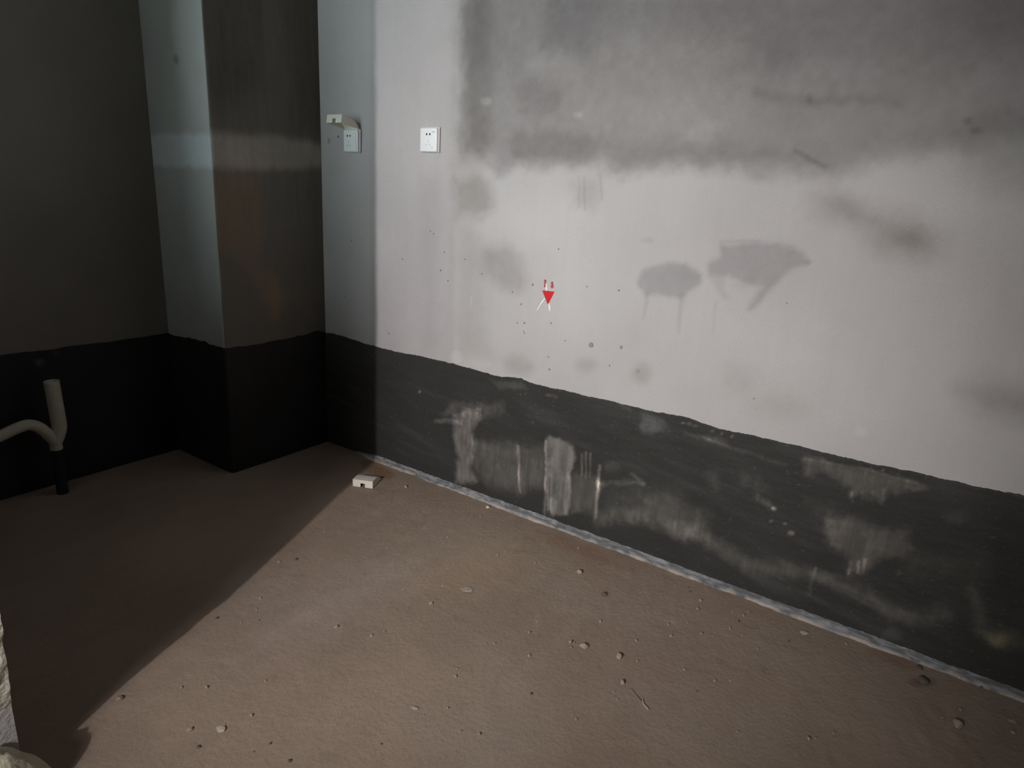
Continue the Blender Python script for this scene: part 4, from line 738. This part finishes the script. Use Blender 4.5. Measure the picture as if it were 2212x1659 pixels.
# ------------------------------------------------------------------ rest of the shell
def slab(name, a, b, label): return link(name, raw_mesh(name, box_verts(a, b), [BOXF], smooth=False), M_SLAB, kind='structure', label=label)
slab('wall_light_block', (-5.0, -1.0, 0), (X_PART0, -.86, ROOM_H), 'unseen concrete wall added beside the jamb to stop torch light')  # unseen wall added to block the torch from the window side
slab('wall_west', (-5.15, -5.0, 0), (-5.0, -.86, ROOM_H), 'bare concrete far wall of the next room')
slab('wall_south', (-5.15, -5.15, 0), (.15, -5.0, ROOM_H), 'bare concrete wall behind the camera')
slab('wall_east', (0.0, -5.0, 0), (.15, -3.75, ROOM_H), 'bare concrete wall end behind the front wall')
fw = slab('window_1', (X_PART0 + .05, WIN[0], WIN[2]), (X_PART1 - .05, WIN[0] + .035, WIN[3]), 'empty frame of the unseen window set for the left-hand light')
for a, b in (((WIN[1] - .035, WIN[2]), (WIN[1], WIN[3])), ((WIN[0] + .035, WIN[2]), (WIN[1] - .035, WIN[2] + .035)), ((WIN[0] + .035, WIN[3] - .035), (WIN[1] - .035, WIN[3]))):
    link('frame_bar', raw_mesh('frame_bar', box_verts((X_PART0 + .05, a[0], a[1]), (X_PART1 - .05, b[0], b[1])), [BOXF], smooth=False), M_SLAB, fw)
link('wall_front', raw_mesh('wall_front', box_verts((X_PART0, -3.75, 0), (.15, -3.6, ROOM_H)), [BOXF], smooth=False), M_SLAB, kind='structure', label='bare concrete wall closing the room behind')
link('ceiling', raw_mesh('ceiling', box_verts((-5, -5, ROOM_H), (.15, .6, ROOM_H + .15)), [BOXF], smooth=False), M_SLAB, kind='structure', label='bare concrete ceiling slab')

# ------------------------------------------------------------------ sockets on the right wall
def socket(y, z, label, switch):
    root = empty('wall_socket', (-.0035, y, z), label, 'socket', 'wall sockets')
    link_y = .043
    bevel_box('backing_frame', (.008, .090, .092), .003, M_BACK, root, (-.003, -.001, .001))
    plate = bevel_box('face_plate', (.011, .084, .085), .0035, M_WHITE, root, (-.0115, 0, 0), 3)
    def slot(dy, dz, sy, sz, rot=0, m=M_HOLE, name='pin_hole'):
        o = bevel_box(name, (.0012, sy, sz), .0004, m, plate, (-.0053, dy, dz), 1); o.rotation_euler = (rot, 0, 0)
    o = .010 if switch else 0.0
    slot(.008 + o, .020, .0065, .0075); slot(-.008 + o, .020, .0065, .0075)
    slot(0 + o, -.004, .0022, .008, 0, M_MARK); slot(.008 + o, -.018, .0022, .008, .6, M_MARK); slot(-.008 + o, -.018, .0022, .008, -.6, M_MARK)
    if switch:
        bevel_box('switch_rocker', (.003, .018, .066), .001, M_WHITE, plate, (-.0062, -.026, 0))
    else:
        slot(-.026, .028, .016, .0035, 0, M_MARK, 'printed_mark'); slot(-.020, -.028, .010, .0022, 0, M_MARK, 'printed_mark')
    return root
socket(-.636, 1.4005, 'white square wall socket on bare plaster, right of the shadow edge', False)
socket(-.208, 1.394, 'white wall socket in shadow near the corner, below the raised cover', True)

# ------------------------------------------------------------------ protective socket covers
def cover_mesh(L=.100, Wd=.088, H=.032):
    top = [(-L, H)] + [(-L * (1 - t) , H * (1 - t ** 4.0) + .0) for t in (.15, .3, .45, .6, .72, .82, .9, .96, 1.0)]
    V, F = [], []
    h = Wd / 2
    n = len(top)
    for (x, z) in top: V += [(x, -h, z), (x, h, z)]
    for i in range(n - 1): F.append((2 * i, 2 * i + 1, 2 * i + 3, 2 * i + 2))
    # sides (fan to the floor line)
    b0 = len(V)
    for (x, z) in top: V += [(x, -h, 0), (x, h, 0)]
    for i in range(n - 2):
        F.append((2 * i, 2 * i + 2, b0 + 2 * i + 2, b0 + 2 * i)); F.append((2 * i + 1, b0 + 2 * i + 1, b0 + 2 * i + 3, 2 * i + 3))
    i = n - 2
    F.append((2 * i, 2 * i + 2, b0 + 2 * i)); F.append((2 * i + 1, b0 + 2 * i + 1, 2 * i + 3))
    # front with a cable notch at its lower middle
    nw, nh = .010, .017
    q = len(V)
    V += [(-L, -nw, 0), (-L, -nw, nh), (-L, nw, nh), (-L, nw, 0), (-L, -nw, H), (-L, nw, H)]
    F += [(b0, q, q + 1, q + 4, 0), (q + 1, q + 2, q + 5, q + 4), (q + 3, b0 + 1, 1, q + 5, q + 2)]
    me = bpy.data.meshes.new('socket_cover'); me.from_pydata(V, [], F); me.update()
    bm = bmesh.new(); bm.from_mesh(me); bmesh.ops.remove_doubles(bm, verts=bm.verts, dist=1e-5)
    bmesh.ops.recalc_face_normals(bm, faces=bm.faces); bm.to_mesh(me); bm.free()
    return me
def cover(loc, rz, tilt, label):
    o = link('socket_cover', cover_mesh(), M_COVER, label=label, cat='socket cover', group='plastic socket covers', loc=loc)
    o.rotation_euler = (0, tilt, rz)
    md = o.modifiers.new('shell', 'SOLIDIFY'); md.thickness = .0022; md.offset = -1
    b = bevel_box('hinge_bar', (.006, .080, .005), .0015, M_COVER, o, (-.003, 0, -.0005))
    return o
cover((-.006, -.205, 1.440), 0, math.radians(9), 'ivory plastic cover flipped up above the shadowed wall socket')
fa = math.atan2(.086, -.039) - math.pi / 2
cover((-.1635, -.4745, .0025), math.atan2(.039, .086), 0, 'ivory plastic socket cover lying on the floor by the corner')

# ------------------------------------------------------------------ drain pipe by the back wall
py_ = COLUMN_D - .10
dp = empty('drain_pipe', (-1.05, py_, 0), 'cream plastic drain pipe with open riser and curved arm, black foot', 'pipe')
def rel(q): return (q[0] + 1.05, q[1] - py_, q[2])
tube('riser', [rel(q) for q in [(-1.050, py_, .212), (-1.038, py_, .232), (-1.026, py_ , .268), (-1.026, py_, .32), (-1.028, py_, .38), (-1.030, py_, .452)]], .0255, M_PIPE, dp)
tube('curved_arm', [rel(q) for q in [(-1.046, py_ - .004, .212), (-1.064, py_ - .004, .244), (-1.092, py_ - .004, .284), (-1.125, py_ - .004, .304), (-1.165, py_ - .004, .300), (-1.215, py_ - .004, .286), (-1.30, py_ - .004, .268), (-1.45, py_ - .004, .262)]], .0205, M_PIPE, dp)
tube('outlet_collar', [rel(q) for q in [(-1.046, py_ - .002, .184), (-1.046, py_ - .002, .20), (-1.046, py_ - .002, .222)]], .0215, M_PIPE, dp)
tube('coated_stub', [rel(q) for q in [(-1.046, py_ - .002, -.003), (-1.046, py_ - .002, .08), (-1.046, py_ - .002, .187)]], .0205, M_PIPE_COAT, dp)

# ------------------------------------------------------------------ crumbs on the floor
def crumb_mesh(seed, sub, flat):
    bm = bmesh.new(); bmesh.ops.create_icosphere(bm, subdivisions=sub, radius=.5)
    rr = random.Random(seed)
    ax = [Vector((rr.uniform(-1, 1), rr.uniform(-1, 1), rr.uniform(-.6, 1))).normalized() for _ in range(5)]
    for v in bm.verts:
        d = v.co.normalized(); k = 1.0
        for a in ax: k -= max(0, d.dot(a) - .55) * .55
        k *= rr.uniform(.86, 1.1) if flat > .4 else rr.uniform(.55, 1.2); v.co *= k
        v.co.z *= flat
    for fc in bm.faces: fc.smooth = False
    me = bpy.data.meshes.new('crumb'); bm.to_mesh(me); bm.free(); return me
KIND = {'c': (M_CRUMB, .75, 'mortar_crumb', 'crumb'), 'd': (M_CRUMBD, .55, 'dark_grit', 'grit'), 'b': (M_CRUMBD, .5, 'dark_grit', 'grit'),
        'f': (M_FLAKE, .22, 'mortar_flake', 'flake'), 'y': (M_CREAM, .7, 'cream_chip', 'chip')}
MESH = {}
for k_, (m_, flat, nm, ct) in KIND.items():
    for j in range(5):
        me = crumb_mesh(j * 7 + ord(k_), 2, flat); me.materials.append(m_); MESH[k_, j] = me
BIG = {0: 'rounded mortar crumb nearest the wall foot, level with the pale runs',
       1: 'long thin pale mortar flake, widest on the middle of the floor',
       2: 'small pale flake just left of the long thin flake',
       3: 'pale crumb below and left of the long thin flake',
       4: 'brown grit lump right of the middle of the floor',
       11: 'pale crumb just left of the white elongated lump',
       14: 'white elongated mortar lump, middle one of the big crumbs',
       15: 'large angular mortar crumb right of the white elongated lump',
       22: 'large round mortar crumb directly below the angular one',
       25: 'flat whitish flake alone low on the middle of the floor',
       45: 'pale crumb at the top of the right-hand scatter',
       60: 'pale flat flake close to the foot of the black coating',
       67: 'pale crumb low on the right part of the floor',
       72: 'largest pale crumb in the dim right corner of the floor',
       73: 'dim flake at the right edge of the floor',
       77: 'dark grit lump touching the mortar strip on the right',
       78: 'wide dark grit patch below the mortar strip on the right',
       83: 'white crumb alone by the shadow edge at lower left',
       84: 'white crumb left of the flat flake at lower left',
       85: 'flat pale flake at lower left of the floor',
       87: 'dark grit lump under the white crumb at lower left',
       88: 'dark grit lump at the bottom edge, left of middle',
       94: 'dark grit lump along the shadow edge',
       98: 'pale crumb left of middle of the lit floor',
       110: 'cream chip stuck to the mortar strip',
       111: 'pale crumb in shadow at the column foot'}
GEN = {'c': ('tiny pale mortar crumb scattered on the screed floor', 'tiny pale mortar crumbs'),
       'd': ('tiny dark grit grain scattered on the screed floor', 'tiny dark grit grains'),
       'b': ('tiny brown grit grain', 'tiny brown grit'), 'f': ('tiny pale flake on the screed floor', 'tiny pale flakes'),
       'y': ('tiny cream chip on the floor', 'cream chips')}
def floor_z(x, y):
    x = np.array([x]); y = np.array([y])
    z = (fbm(x * 2.5, y * 2.5, 5) - .5) * .006 + (fbm(x * 26, y * 26, 8, 3) - .5) * .0022
    return float(z[0])
rr = random.Random(4)
for i, (x, y, sz, k) in enumerate(CRUMBS):
    m_, flat, nm, ct = KIND[k]
    o = link(nm, MESH[k, i % 5], None, cat=ct)
    if i in BIG: o['label'] = BIG[i]; o['group'] = 'larger crumbs and flakes on the floor'
    else:
        o['label'], o['group'] = GEN[k]
        if k == 'c' or k == 'd':
            what = 'tiny pale mortar crumb' if k == 'c' else 'tiny dark grit grain'
            if x > -.75 and y < -1.62 and x > -.40 - .18 * (y + 1.6): where, grp = 'on the floor close to the black-coated wall', ' by the coated wall'
            elif y < -2.2 or (y < -1.9 and x > -.75): where, grp = 'on the floor towards the dim right corner', ' towards the right corner'
            elif x < -1.05 and y > -1.45: where, grp = 'on the left side of the lit floor, towards the shadow edge', ' on the left of the floor'
            else: where, grp = 'on the open middle of the lit floor', ' on the middle of the floor'
            o['label'] = what + ' ' + where; o['group'] = what + 's' + grp
    ysc = rr.uniform(.65, .95)
    o.scale = (sz * 1.2, sz * ysc * 1.2, sz * 1.15)
    o.rotation_euler = (rr.uniform(-.15, .15), rr.uniform(-.15, .15), rr.uniform(0, 6.28) if k != 'f' else rr.uniform(-1.1, -.7))
    o.location = (x, y, floor_z(x, y) + sz * flat * .30)

# thin curled peel of mortar low on the floor
peel = tube('mortar_peel', [(q[0], q[1], floor_z(*q) + .0015) for q in PEEL], .0022, M_FLAKE, n=8, thick=.0008)
peel['label'] = 'thin curled mortar peel below the big crumbs'; peel['category'] = 'peel'
